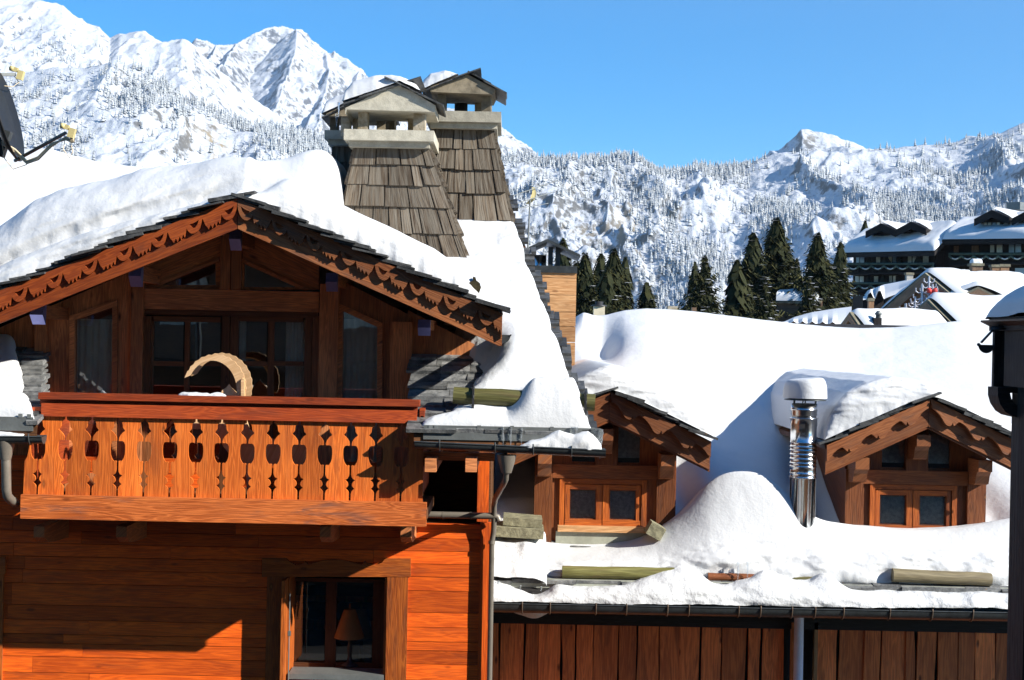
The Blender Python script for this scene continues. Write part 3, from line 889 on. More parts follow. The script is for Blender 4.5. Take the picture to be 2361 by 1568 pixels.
mb = MB(); p = W(1063, 252, 18.45)
mb.lathe([(.085, -.1), (.085, .07), (.08, .07), (.08, -.1)], p, 16)
mb.build('chimney_pot', M_IRON, [o for o in chalet.children if o.name == 'chimney.002'][0])


# ================================================================== snow on the main chalet
def snow(name, P, label, m=None):
    o = gridobj(name, P, m or M_SNOW)
    tag(o, label, 'snow', None, 'stuff'); return o


def dome(t):
    t = np.clip(t, 0, 1); return np.sqrt(np.clip(1 - (1 - t) ** 2, 0, 1))


# gable roof
xs = np.concatenate([np.linspace(-6.7, -5.3, 30), np.linspace(-5.28, -.62, 260), np.linspace(-.61, -.1, 45)])
ds = np.concatenate([.95 * np.linspace(0, 1, 130) ** 2.2, np.linspace(.97, 1.6, 26), np.linspace(1.65, 4.6, 24)])
X, D = np.meshgrid(xs, ds, indexing='ij')
T = interp(X, [(-6.7, .5), (-5.6, .78), (-5.2, .92), (-5.0, 1.0), (-4.4, .95), (-3.9, .86), (-3.46, .74), (-3.0, .66), (-2.72, .62), (-2.3, .52), (-2.0, .44), (-1.7, .40), (-1.2, .37), (-.8, .34), (-.4, .22), (-.2, .11), (-.1, .0)])
T = T * (1 + .05 * fbm(X * 2.1, D * 1.5, 3, 4))
wd = interp(X, [(-6.7, .9), (-4.5, .75), (-3.3, .55), (-2.7, .3), (-2.0, .22), (-.1, .15)])
lip = interp(X, [(-6.7, .06), (-3.4, .05), (-2.9, .02), (-2.6, .0), (-.1, .0)])
shelf = interp(X, [(-6.7, .26), (-4.2, .28), (-3.4, .2), (-2.6, .10), (-2.2, 0), (-.1, 0)])      # lower step of the slab on the left slope
d2 = D - lip
prof = dome(d2 / wd)
step = np.clip(dome(d2 / .16) * shelf + dome((d2 - .24 - .03 * fbm(X * .8, X * 0, 9, 2)) / wd) * (1 - shelf), 0, 1)
sw = sstep(0, .12, shelf); prof = step * sw + prof * (1 - sw)
face = np.exp(-((D - .3) / .35) ** 2) * interp(X, [(-6.7, 1), (-3.2, 1), (-2.8, .2), (-.1, .12)])
nz = fbm(X * 1.5 + .5 * fbm(X * 2, D * 4, 4, 2), D * 5.0, 12, 5) * .11 + fbm(X * 6, D * 14, 21, 3) * .022
Z0 = T * prof
nz = fbm(X * 1.0 + .5 * fbm(X * 1.3, Z0 * 3, 4, 2), Z0 * 4.6, 12, 4) * (1 - .75 * sstep(.5, .8, prof))
nz2 = fbm(X * 3.2, Z0 * 11, 21, 4) * (1 - .8 * sstep(.55, .85, prof))
Z = gz(X) - .02 + Z0 - PG * (np.sqrt((X - AP.x) ** 2 + .25) - np.abs(X - AP.x)) * prof + (nz * .05 + nz2 * .012) * face * np.clip(prof * 2, 0, 1)
sx_ = xs[:, None] - xs[None]; sw_ = np.exp(-(sx_ / .09) ** 2) * np.gradient(xs)[None]; sw_ /= sw_.sum(1, keepdims=True)
Zm = sw_ @ (Z - gz(X)) + gz(X); kk_ = np.exp(-((X + 2.7) / .45) ** 2); Z = Z * (1 - kk_) + Zm * kk_
front = YB - .012 + (.035 * fbm(X * 2.7, X * 0, 8, 3) + .012 * fbm(X * 14, X * 0, 5, 2)) * np.exp(-D / .06)
front = front + interp(X, [(-6.7, .10), (-4, .09), (-2.9, .05), (-2.55, .05), (-2.4, .08), (-.5, .11), (-.1, .18)])
snow('gable_snow', np.stack([X, front + D + (nz * .11 + nz2 * .03) * face, Z], -1), 'thick layered snow slab lying on the carved gable roof of the orange chalet')

# main roof, both sides of the gable and up to the ridge
ys = np.concatenate([np.linspace(13.92, 14.35, 44), np.linspace(14.37, 17.4, 120), np.linspace(17.45, 20.6, 90)])
ts = np.concatenate([np.linspace(0, .80, 130), np.linspace(.803, 1, 55)])
Yg, Tg = np.meshgrid(ys, ts, indexing='ij')
vx = verge(Yg)
rag = .05 + .05 * fbm(Yg * 1.7, Yg * 0, 41, 4) + .02 * fbm(Yg * 9, Yg * 0, 43, 2) + interp(Yg, [(13.7, .0), (14.4, .02), (16, .1), (20, .12)])
Xe = vx - rag
X0 = np.where(Yg < 15.4, -.90, -1.15)
X = X0 + (Xe - X0) * Tg
dR = Xe - X
dF = Yg - 13.92
bare = interp(Yg, [(13.6, -.92), (14.02, -.88), (14.14, -.62), (14.4, -.5), (14.65, -.40), (14.85, -.30), (15.1, -.36), (15.4, -.5), (15.9, -.7), (16.4, -1.2), (20, -2)]) + .05 * fbm(Yg * 5, Yg * 0, 51, 3)
dL = X - bare + .03 * fbm(X * 8, Yg * 8, 53, 3)
th_ = interp(Yg, [(13.86, .10), (14.1, .11), (14.45, .2), (15, .27), (16, .32), (20.6, .34)])
th_ = th_ + .30 * np.exp(-((Yg - 14.10) / .16) ** 2) * sstep(-.05, .25, X) * sstep(.80, .6, X)
T = th_ * dome(dR / .16) * dome(dF / .07) * np.where(dL > 0, dome(dL / .35), -.6 * np.clip(-dL / .05, 0, 1))
T = T + .025 * fbm(X * 3, Yg * 3, 55, 4) * np.clip(T / .1, 0, 1)
T = T - .13 * np.exp(-(((X + .30) / .32) ** 2 + ((Yg - 15.05) / .28) ** 2)) + .10 * np.exp(-(((X + .0) / .2) ** 2 + ((Yg - 15.0) / .4) ** 2))
ridge = np.clip(Yg - 20, 0, 1)
Z = mz(np.minimum(Yg, 20)) + .045 + T - ridge * .5
P = np.stack([X, Yg, Z], -1)
snow('roof_snow', P, 'smooth sunlit snow sheet on the roof slope between the shingled chimneys and the green log')

# upper roof behind the gable, left of the chimneys
xs = np.linspace(-9.5, -.9, 220); ys = np.linspace(15.9, 21, 110)
X, Yg = np.meshgrid(xs, ys, indexing='ij')
T = .30 + .08 * fbm(X * .9, Yg * .9, 61, 4) + interp(X, [(-9.5, .05), (-6.6, .04), (-5.4, -.10), (-4.2, -.22), (-3.2, -.1), (-2.6, .05), (-1, .0)]) * sstep(17.5, 19.5, Yg)
drift = interp(X, [(W(u, v, 16.7).x, W(u, v, 16.7).z) for u, v in [(500, 380), (585, 366), (640, 362), (668, 358), (690, 347), (715, 339), (745, 338), (763, 346), (775, 372), (783, 430), (790, 510), (1000, 720)]]) - mz(16.7)
dk_ = xs[:, None] - xs[None]; dw_ = np.exp(-(dk_ / .07) ** 2); dw_ /= dw_.sum(1, keepdims=True); drift = dw_ @ drift
drift = drift - (Yg - 16.7) * np.where(Yg > 16.7, MS - .02, 0)
T = T + np.clip(drift - T, 0, 2) * sstep(15.95, 16.65, Yg) * sstep(-3.9, -3.2, X)
Z = mz(np.minimum(Yg, 20)) + T - .25 * np.clip(Yg - 20, 0, 2) ** 1.5 - .03
snow('ridge_snow', np.stack([X, Yg, Z], -1), 'rounded snow on the upper roof slope behind the gable, left of the chimneys')

# small roof corner left of the balcony
xs = np.linspace(0, 1, 60) ** .6; ys = np.concatenate([np.linspace(13.92, 14.2, 30), np.linspace(14.22, 15.25, 50)])
Ts, Yg = np.meshgrid(xs, ys, indexing='ij')
edge = interp(Yg, [(13.85, W(84, 940, 13.9).x), (14.12, W(74, 925, 14.1).x), (14.24, W(30, 905, 14.1).x), (14.5, W(42, 880, 14.4).x), (14.9, W(40, 850, 14.8).x), (15.3, W(10, 830, 15).x)]) + .04 * fbm(Yg * 7, Yg * 0, 71, 3)
X = -7 + (edge + 7) * Ts; dL = edge - X + .001
T = interp(Yg, [(13.86, .17), (14.2, .17), (14.28, .12), (15.3, .16)]) * np.where(dL > 0, dome(dL / .12), -.6 * np.clip(-dL / .05, 0, 1)) * dome((Yg - 13.92) / .1)
snow('eave_snow', np.stack([X, Yg, mz(Yg) + .045 + T], -1), 'small snow patch on the grey slates left of the balcony')


def mound(name, pts, w, h, label, m=None, n=40, seed=0, flat=.0, rough=.02):
    """A bank of snow along a line: width w, height h(t)."""
    A = [Vector(p) for p in pts]
    seg = [0]
    for a, b in zip(A[:-1], A[1:]): seg.append(seg[-1] + (b - a).length)
    t = np.linspace(0, seg[-1], n * (len(A) - 1)); th = np.linspace(0, math.pi, 22)
    cx = np.interp(t, seg, [a.x for a in A]); cy = np.interp(t, seg, [a.y for a in A]); cz = np.interp(t, seg, [a.z for a in A])
    tt = t / seg[-1]
    env = np.sqrt(np.clip(1 - (2 * tt - 1) ** 8, 0, 1))
    hh = np.interp(tt, np.linspace(0, 1, len(h)), h) if isinstance(h, (list, tuple)) else np.full_like(tt, h)
    ca, sa = np.cos(th), np.sin(th)
    sgn = np.sign(ca) * np.abs(ca) ** .8
    X = cx[:, None] + 0 * th[None]; Yy = cy[:, None] - sgn[None] * w / 2 * (.3 + .7 * env[:, None])
    Zz = cz[:, None] + sa[None] ** .75 * (hh * env)[:, None]
    nse = fbm(X * 7 + seed, Yy * 7 + Zz * 5, seed + 5, 4) * rough
    Zz = Zz + nse * sa[None]; Yy = Yy + nse * 1.2
    return snow(name, np.stack([X, Yy, Zz], -1), label, m)


mound('gutter_snow', [W(1188, 1030, 13.87), W(1290, 1034, 13.87), W(1388, 1037, 13.87)], .15, [.0, .07, .10, .17, .14, .19, .10], 'snow drift filling the dark gutter below the icy eave corner')
mound('gutter_snow', [W(-60, 1004, 13.87), W(55, 1005, 13.87)], .14, [.03, .05, .04, .02], 'thin snow lying in the short gutter beside the balcony')
mound('rail_snow', [W(410, 913, 14.08), W(480, 915.5, 14.08), W(522, 918.5, 14.06)], .09, [.02, .045, .035, .05, .04], 'thin strip of snow on the balcony handrail')

def chim_snow(Yf, base, crest, dep, label):
    """Snow pillow on a chimney cap: base and crest lines measured over the cap front."""
    u = np.linspace(base[0][0], base[-1][0], 60)
    zb = np.array([W(a, np.interp(a, *zip(*base)), Yf).z for a in u]); xb = np.array([W(a, np.interp(a, *zip(*base)), Yf).x for a in u])
    zc = np.array([W(a, np.interp(a, *zip(*crest)), Yf).z for a in u])
    d = np.linspace(0, dep, 40)
    H = np.maximum(zc - zb, 0)
    e = dome(np.minimum(d, dep - d) / .22)
    P = np.stack([np.repeat(xb[:, None], 40, 1), np.repeat((Yf + d)[None], 60, 0), zb[:, None] + H[:, None] * e[None]], -1)
    P[..., 2] += .012 * fbm(P[..., 0] * 6, P[..., 1] * 6 + P[..., 2] * 3, 77, 4)
    P[..., 1] += .02 * fbm(P[..., 0] * 7, P[..., 2] * 9, 79, 3)
    return snow('chimney_snow', P, label)
chim_snow(16.85, [(788, 234), (921, 186), (970, 209)], [(788, 232), (793, 200), (810, 180), (860, 168), (900, 164), (935, 175), (958, 190), (970, 208)], .9, 'snow pillow on the concrete cap of the front shingled chimney')
chim_snow(17.95, [(740, 262), (830, 220), (900, 255)], [(740, 258), (748, 228), (770, 216), (830, 200), (880, 225), (900, 254)], .8, 'small snow lump with icicles on the half hidden rear chimney')
chim_snow(17.85, [(966, 208), (1050, 171), (1056, 170)], [(966, 200), (975, 178), (990, 163), (1024, 155), (1045, 163), (1056, 169)], .85, 'snow pillow on the left half of the sooty chimney cap')

# dark metal snow stop standing in the snow of the gable's right slope
mb = MB(); p = W(1092, 660, 14.05); kk = 14.05 / F
def D2(u, v): q = W(u, v, 14.05); return (q.x, q.z)
mb.shape([[D2(1080, 655), D2(1084, 649), D2(1091, 646), D2(1089, 641), D2(1091, 637), D2(1096, 639), D2(1098, 646), D2(1106, 652), D2(1109, 662), D2(1105, 675), D2(1101, 678), D2(1099, 671), D2(1092, 666), D2(1083, 662)]], 14.09, 14.14)
o = mb.build('snow_stop', plain('tarnished_bronze', (.05, .04, .02), .5, .5, .5, 20, .3)); tag(o, 'dark tarnished metal snow stop poking out of the gable snow', 'snow stop')


def icicle(p, L, r, parent=None):
    mb = MB(); n = 7
    path = [Vector(p) + Vector((rnd.uniform(-.003, .003), 0, -L * i / (n - 1))) for i in range(n)]
    mb.tube(path, [max(.0015, r * (1 - i / (n - 1)) ** .8) for i in range(n)], 7)
    return mb
def icicles(lst, group):
    for (u, v, Y, L, r, label) in lst:
        o = icicle(W(u, v, Y), L, r).build('icicle', M_ICE); tag(o, label, 'icicle', group)
icicles([(1160, 984, 13.88, .21, .014, 'clear icicle over the drain spout, the one nearest the balcony'), (1178, 985, 13.88, .27, .016, 'longest thin icicle over the drain spout of the gutter'), (1203, 986, 13.88, .20, .012, 'clear icicle just past the drain spout, beside the gutter snow drift'),
         (1325, 984, 13.88, .14, .04, 'stubby thick icicle above the highest point of the gutter snow drift'), (1380, 990, 13.88, .22, .05, 'thick ice lump hanging at the very corner of the slate eave'), (1384, 995, 13.88, .27, .035, 'long icicle at the outer corner of the slate eave over the gutter end'), (1370, 990, 13.88, .13, .03, 'short icicle just inside the icy eave corner')], 'icicles at the eave over the downpipe')
icicles([(781, 236, 16.9, .18, .014, 'icicle on the eave of the front chimney cap'), (776, 262, 17.9, .17, .02, 'icicle on the half hidden rear chimney cap'), (973, 212, 17.9, .07, .012, 'tiny icicle on the sooty chimney cap beside its snow pillow')], 'icicles on the chimneys')

# ================================================================== plywood ibex on the balcony
YI = 14.42
def I(u, v): q = W(u, v, YI); return (q.x, q.z)
ibex = thing('ibex_cutout', 'pale plywood ibex cutout with big curved notched horn behind the balcony rail', 'wooden cutout', W(490, 1140, YI))
body = [I(u, v) for u, v in [(438, 975), (455, 962), (470, 945), (495, 925), (508, 912), (512, 900), (522, 893), (528, 886), (532, 893), (545, 905), (560, 940), (575, 990), (600, 1010), (690, 1015), (720, 1030), (728, 1090), (722, 1145), (708, 1145), (706, 1090), (690, 1070), (610, 1075), (590, 1090), (584, 1145), (570, 1145), (566, 1085), (540, 1060), (515, 1030), (500, 1000), (480, 985), (455, 990), (442, 988)]]
mb = MB(); mb.shape([body], YI, YI + .03, 1.2); mb.build('body', M_PLY, ibex)
def arc(cu, cv, ru, rv, a0, a1, n, notch=0):
    out = []
    for i in range(n + 1):
        a = R(a0 + (a1 - a0) * i / n); k = 1 + (notch if i % 2 else 0)
        out.append((cu + ru * math.cos(a) * k, cv - rv * math.sin(a) * k))
    return out
for dy, du, nm_ in ((.06, 0, 0), (-.06, -9, 3)):
    outer = arc(508 + du, 890 + nm_, 70, 75, -22, 148, 26, .03); inner = arc(501 + du, 896 + nm_, 57, 68, 158, -16, 22)
    mb = MB(); mb.shape([[I(u, v) for u, v in outer + [(445 + du, 852 + nm_), (438 + du, 868 + nm_)] + inner[1:]]], YI + dy - .012, YI + dy + .012, .4)
    mb.build('horn', M_PLY, ibex)
mb = MB(); mb.shape([[I(u, v) for u, v in [(560, 920), (560, 876), (563, 871), (567, 874), (567, 920)]]], YI - .1, YI - .07); mb.build('ear', M_PLY, ibex)
mb = MB()
for pts in ([(384, 985), (402, 968), (404, 974), (388, 990)], [(425, 1030), (430, 1035), (436, 1085), (432, 1086)], [(424, 1090), (434, 1085), (428, 1135)]):
    mb.shape([[I(u, v) for u, v in pts]], YI - .12, YI - .09)
mb.build('support_strut', M_PLY, ibex)

# lamps on the window board of the room below
for (u, v, Y, s, lb, mlab) in ((806, 1440, 15.75, 1.0, 'brass table lamp with tapered ochre shade inside the lower window, nearer one', 0), (832, 1430, 16.0, .9, 'second ochre lamp half hidden behind the nearer lamp in the lower window', 0)):
    lamp = thing('table_lamp', lb, 'lamp', W(u, 1535, Y), 'lamps inside the lower window')
    p = W(u, 1440, Y); b = W(u, 1535, Y)
    mb = MB(); mb.lathe([(.0, 0), (.10 * s, 0), (.10 * s, .02), (.03, .05), (.022, .12), (.03, .2), (.018, .3), (.016, p.z - b.z - .02)], b, 16)
    mb.tube([b + Vector((.03, 0, .33)), b + Vector((.07, 0, .37)), b + Vector((.10, 0, .33)), b + Vector((.09, 0, .28)), b + Vector((.05, 0, .27))], .008, 6)
    mb.build('lamp_base', M_IRON, lamp)
    mb = MB(); mb.lathe([(.17 * s, -.14), (.065 * s, .17)], p, 20); mb.lathe([(.0, .24), (.012, .23), (.012, .17), (.065 * s, .168)], p, 10); mb.build('lamp_shade', M_SHADE, lamp)
mb = MB(); mb.box((W(775, 1545, 15.9).x, 15.85, W(775, 1540, 15.85).z), (1.1, .5, .03), 0)
o = mb.build('window_table', M_DARKW); tag(o, 'dark wooden board carrying the lamps inside the lower window', 'table')

# ================================================================== satellite dish at the left edge
YD = 11.5
dish = thing('satellite_dish', 'black satellite dish seen edge on with cream receiver on its arm', 'satellite dish', W(5, 330, YD))
mb = MB(); c = W(16, 268, YD)
ax = Vector((.93, .11, .24)).normalized(); rot = Vector((0, 0, 1)).rotation_difference(ax).to_matrix()
rr = 106 * YD / F
mb.lathe([(0, -.10), (rr * .4, -.085), (rr * .75, -.045), (rr, .0), (rr * 1.01, .012), (rr, .02), (rr * .75, -.03), (rr * .4, -.07), (0, -.085)], c, 48, rot=rot)
mb.build('reflector', M_DISH, dish)
mb = MB(); mb.bar(W(34, 371, YD - .05), W(152, 306, YD - .3), .02, .02)
mb.box(W(4, 330, YD + .1), (.1, .07, .22), 2, Matrix.Rotation(.3, 3, 'Y')); mb.tube([W(-14, 330, YD + .05), W(-14, 900, YD + .05)], .035, 10)
mb.build('feed_arm', M_GUT, dish)
for (u, v, y) in ((160, 301, YD - .32), (42, 168, YD + .3)):
    mb = MB(); q = W(u, v, y); r2 = Matrix.Rotation(.25, 3, 'Y')
    mb.box(q + Vector((.02, 0, -.02)), (.048, .045, .075), 2, r2); mb.box(q + Vector((-.02, 0, .025)), (.036, .036, .036), 0, r2)
    mb.lathe([(0, 0), (.022, 0), (.022, .035), (0, .035)], q + Vector((-.034, 0, .03)), 14, rot=Matrix.Rotation(-math.pi / 2 + .25, 3, 'Y'))
    mb.build('receiver', M_CREAM, dish)
for k, o_ in enumerate((0, 3, 6)):
    mb = MB(); mb.tube([W(163 + o_, 318, YD - .32), W(165 + o_, 328, YD - .32), W(152, 322 - o_, YD - .3), W(120, 330 + o_, YD - .25), W(88, 362 + o_, YD - .2), W(62, 371 + o_, YD - .15), W(35, 345 + o_, YD - .1), W(5, 326 + o_, YD - .1)], .0075, 6); mb.build('cable', M_CABLE, dish)
mb = MB(); mb.tube([W(150, 322, YD - .3), W(146, 345, YD - .3), W(160, 364, YD - .3), W(168, 350, YD - .3), W(163, 328, YD - .3)], .0035, 5); mb.build('cable', M_CABLE, dish)
mb = MB(); mb.tube([W(5, 330, YD - .1), W(10, 365, YD - .1), W(30, 390, YD - .1), W(60, 380, YD - .15), W(110, 345, YD - .2), W(150, 318, YD - .3)], .0035, 5); mb.build('cable', M_CABLE, dish)
mb = MB(); mb.tube([W(30, 172, YD + .3), W(44, 190, YD + .3), W(30, 200, YD + .2), W(10, 198, YD + .1)], .0035, 5); mb.build('cable', M_CABLE, dish)
mb = MB(); mb.bar(W(-20, 172, YD + .2), W(36, 172, YD + .3), .025, .025); mb.build('rear_arm', M_ZINC, dish)
# ================================================================== the lower chalet on the right
AY, AZ, AS = 17.1, CZ - 2.97, .38
def az(Y): return AZ + AS * (Y - AY)
annex = thing('lower_chalet', 'lower brown board chalet with two carved dormers under a wide smooth snow roof', 'chalet', (3.5, 17.9, 0))
XA0, XA1 = -3.0, 8.6
# wall of upright boards
mb = MB(); x = XA0
YV = 17.85
gapx = (W(1826, 1480, YV).x, W(1878, 1480, YV).x)
bi = 0
while x < XA1:
    bi += 1
    w = rnd.choice((.10, .15, .2, .24, .27, .3))
    if not (gapx[0] - .02 < x + w / 2 < gapx[1] + .02):
        n = 9; h0, h1 = 0.0, AZ + .02
        zsx = np.linspace(h0, h1, 30); wob = .018 * fbm(zsx * 1.3 + x * 9, zsx * 0, 91, 3); wob2 = .018 * fbm(zsx * 1.3 + x * 9 + 50, zsx * 0, 92, 3)
        top = rnd.random() < .5
        lp = [(x + a, b) for a, b in zip(wob, zsx)] + [(x + w + a, b) for a, b in zip(wob2[::-1], zsx[::-1])]
        mb.shape([lp], YV - .018 * top - .004 * (bi % 3), YV + .03, math.pi / 2)
    x += w + rnd.choice((.006, .014, .022, .032))
mb.box(((XA0 + XA1) / 2, YV + .08, AZ / 2), (XA1 - XA0, .04, AZ), 2, tint=.05, mi=1)  # black backing puts the shade of the board gaps into the colour
mb.build('board_wall', [M_ANNX, M_BLACKW], annex)
mb = MB(); mb.box(((XA0 + XA1) / 2, YV - .035, W(1740, 1432, YV).z + .03), (XA1 - XA0, .05, .22), 0, tint=.1)
mb.build('top_board', M_BLACKW, annex)
mb = MB()   # soffit and roof slab
vs = []
for dz in (0, -.12): vs += [(XA0, AY - .05, az(AY - .05) + dz), (XA1, AY - .05, az(AY - .05) + dz), (XA1, 26, az(26) + dz), (XA0, 26, az(26) + dz)]
mb.raw(vs, [(0, 1, 2, 3), (7, 6, 5, 4), (0, 4, 5, 1), (1, 5, 6, 2), (2, 6, 7, 3), (3, 7, 4, 0)])
mb.raw([(XA0, 26, az(26)), (XA1, 26, az(26)), (XA1, 34, az(26) - 3), (XA0, 34, az(26) - 3)], [(0, 1, 2, 3)])
aroof = mb.build('roof', M_BLACKW, annex)
mb = MB()
na = Vector((0, -math.sin(math.atan(AS)), math.cos(math.atan(AS)))); ea = Vector((0, math.cos(math.atan(AS)), math.sin(math.atan(AS))))
slates(mb, Vector((0, AY - .02, AZ + .0)), (1, 0, 0), ea, na, lambda t: (-.4, XA1), 1.9, expo=.2, wid=(.3, .55), th=(.03, .05), jit=.05, over=1.6)
mb.build('slates', M_SLATE, aroof)
mb = MB(); mb.fb(1130, 1340, 1252, 1370, AY - .0, .03, 0); mb.fb(1252, 1346, 2400, 1374, AY - .0, .03, 0)
mb.build('zinc_flashing', plain('pale_zinc', (.32, .33, .28), .6, .2, .15, 5, .05), aroof)
gutter('gutter', W(1128, 1387, AY - .17), W(2420, 1410, AY - .17), .125, M_GUT, annex, [(u - 1128) / 1292 for u in (1204, 1268, 1373, 1443, 1537, 1586, 1700, 1750, 1822, 1875, 1940, 2046, 2143, 2236, 2330)], plain('rusty_hook', (.12, .085, .06), .6, .4, .3, 20, .1))
# white downpipe with timber edge in the gap of the board wall
mb = MB(); mb.tube([W(1842, 1400, 17.55), W(1842, 1440, 17.7), W(1840, 1568, 17.7), W(1834, 2100, 17.7)], .06, 16)
mb.build('downpipe', plain('pale_blue_pipe', (.5, .55, .66), .45, 0, .08, 6, .03), annex)
mb = MB(); mb.fb(1820, 1436, 1828, 2100, YV - .10, .1, 2); mb.fb(1872, 1436, 1880, 2100, YV - .06, .1, 2); mb.build('corner_board', M_CLAD, annex)


def dormer(apu, u_half, apv, YD_, name, wz, sill_v, full=True):
    """Gabled dormer: apex column, barge front at YD_, window wall 0.65 m behind."""
    yw = YD_ + .55
    A = W(apu, apv, YD_); P_ = .475; L = u_half * YD_ / F; tha = math.atan(P_)
    zt = lambda x: A.z - P_ * abs(x - A.x)
    yend = min(25.0, AY + (A.z - AZ) / AS + .3)
    m = MB()
    hw = 163 * yw / F
    # side walls down to the roof
    for sg in (-1, 1):
        xx = A.x + sg * (hw - .03)
        m.raw([(xx, yw + .02, az(yw) - .3), (xx, yend, az(yend) - .3), (xx, yend, zt(xx) - .1), (xx, yw + .02, zt(xx) - .1)], [(0, 1, 2, 3)], [[(0, 0), (3, 0), (3, 1.4), (0, 1.4)]])
    d = m.build('dormer', M_DORM, annex)
    # roof slabs
    m = MB()
    for sg in (-1, 1):
        xe = A.x + sg * (L + .01)
        q = [(A.x, A.z - .045), (xe, zt(xe) - .045), (xe, zt(xe) - .105), (A.x, A.z - .105)]
        m.shape([q], YD_ + .02, yend, -sg * tha)
    m.build('dormer_roof', M_SOFF, d)
    m = MB()
    for sg in (-1, 1):
        ey = Vector((-sg * math.cos(tha), 0, math.sin(tha))); nn = Vector((sg * math.sin(tha), 0, math.cos(tha))); ex = ey.cross(nn)
        xe = A.x + sg * (L + .06)
        O = Vector((xe, YD_ - .10 if ex.y > 0 else yend, zt(xe) - .05))
        dl = yend - YD_ + .10
        ext = (lambda t: (.03 * math.sin(t * 37), 1.0)) if ex.y > 0 else (lambda t: (dl - 1.0, dl + .03 * math.sin(t * 37)))
        slates(m, O, ex, ey, nn, ext, (L + .06) / math.cos(tha) + (-.16 if sg < 0 else -.28), expo=.17, wid=(.35, .5), th=(.022, .045), jit=.05, over=2.2, tk=.75)
    m.build('dormer_slates', M_SLATED, d)
    # barge boards: back board, and scalloped front board over it
    SCA = [(0, .205), (.06, .20), (.18, .205), (.30, .225), (.42, .265), (.50, .30), (.56, .315), (.64, .315), (.71, .305), (.745, .285), (.77, .262), (.79, .25), (.815, .285), (.85, .275), (.90, .25), (.95, .225)]
    per = .355
    for sg in (-1, 1):
        gr = -sg * tha
        P = lambda s, dd: (A.x + sg * s, A.z - P_ * s - dd)
        m = MB(); m.shape([[P(.002, .055), P(L, .055), P(L, .40), P(.002, .40)]], YD_ + .035, YD_ + .075, gr)
        b = m.build('barge_board', M_BARG, d)
        low = []
        for i in range(int(L / per) + 1):
            for t, dd in SCA:
                s = (i + t) * per
                if .003 < s < L - .01: low.append(P(s, dd - .035))
        m = MB(); m.shape([[P(.002, .057), P(L, .057), P(L, .24)] + low[::-1]], YD_ - .035, YD_ + .03, gr)
        m.build('scalloped_board', M_BARG, d)
        m = MB(); m.shape([[P(.002, .402), P(L, .402), P(L, .43), P(.002, .43)]], YD_ + .05, YD_ + .12, gr); m.build('drip_board', M_DORM, d)
    # gable wall: frame around openings; everything relative to the window centre line
    k = yw / F; cx = A.x
    X = lambda du: cx + du * k
    Z = lambda v: wz(v)
    m = MB()
    zb, ztp = Z(1262), Z(1070)
    out = [(cx - hw, zb), (cx - hw, zt(cx - hw) - .10), (cx, A.z - .10), (cx + hw, zt(cx + hw) - .10), (cx + hw, zb)]
    ho = [[(X(-80), Z(1197)), (X(-80), Z(1131)), (X(-22), Z(1131)), (X(-22), Z(1197))], [(X(12), Z(1197)), (X(12), Z(1131)), (X(70), Z(1131)), (X(70), Z(1197))]]
    up = lambda s0, s1: [(X(s0), Z(1066)), (X(s1), Z(1066)), (X(s1), zt(X(s1)) - .32), (X(s0), zt(X(s0)) - .32)]
    ho += [up(-78, -25), up(28, 78)]
    m.shape([out] + ho, yw, yw + .05, math.pi / 2)
    m.build('dormer_wall', M_DORM, d)
    m = MB()
    def bx(d0, v0, d1, v1, y, dep, g): m.box((X((d0 + d1) / 2), yw + y + dep / 2, (Z(v0) + Z(v1)) / 2), ((d1 - d0) * k, dep, Z(v0) - Z(v1)), g)
    bx(-163, 1072, -122, 1262, -.06, .08, 2); bx(118, 1072, 160, 1262, -.06, .08, 2)
    bx(-122, 1072, 118, 1104, -.05, .07, 0)
    bx(-24, 985, 26, 1072, -.05, .07, 2)
    m.build('dormer_post', M_DORM, d)
    # brackets under the purlins
    for du, v in ((-5, 985), (-142, 1040), (135, 1040)):
        m = MB()
        p = Vector((X(du), YD_ + .12, wz(v)))
        q = [(p.y, p.z), (p.y, p.z - .14), (p.y + .05, p.z - .15), (p.y + .09, p.z - .20), (p.y + .13, p.z - .30), (p.y + .2, p.z - .32), (yw + .04, p.z - .34), (yw + .04, p.z)]
        m.shape([q], -p.x - .085, -p.x + .085, 0, at=Matrix.Rotation(math.pi / 2, 4, 'Z'))
        m.build('purlin_bracket', M_BARG, d)
    m = MB()
    bx(-105, 1105, -94, 1216, -.035, .05, 2); bx(84, 1105, 95, 1216, -.035, .05, 2); bx(-94, 1105, 84, 1116, -.035, .05, 0)
    bx(-92, 1118, -82, 1210, -.02, .04, 2); bx(-20, 1118, -7, 1210, -.02, .04, 2); bx(-5, 1118, 9, 1210, -.02, .04, 2); bx(72, 1118, 82, 1210, -.02, .04, 2)
    bx(-82, 1118, -20, 1129, -.02, .04, 0); bx(9, 1118, 72, 1129, -.02, .04, 0); bx(-92, 1199, -7, 1212, -.03, .05, 0); bx(-5, 1199, 82, 1212, -.03, .05, 0)
    m.build('window_frame', M_WOOD, d)
    for i, h in enumerate(ho):
        m = MB(); m.shape([h], yw + .02, yw + .026); m.build('pane', M_GLASSD, d)
    m = MB(); m.box((cx, yw + .045, Z(1160)), (hw * 1.7, .01, 1.0)); m.box((cx, yw + .045, Z(1010)), (hw * 1.0, .02, .5)); m.build('blind', M_BLIND, d)
    m = MB(); bx(-108, 1212, 98, 1226, -.10, .14, 0); m.build('sill', M_CLAD, d)
    m = MB(); bx(-112, 1226, 108, 1265, -.05, .05, 0); m.build('flashing', plain('green_grey_zinc', (.30, .30, .235), .6, .1, .15, 5, .05), d)
    return A, L, yw, yend


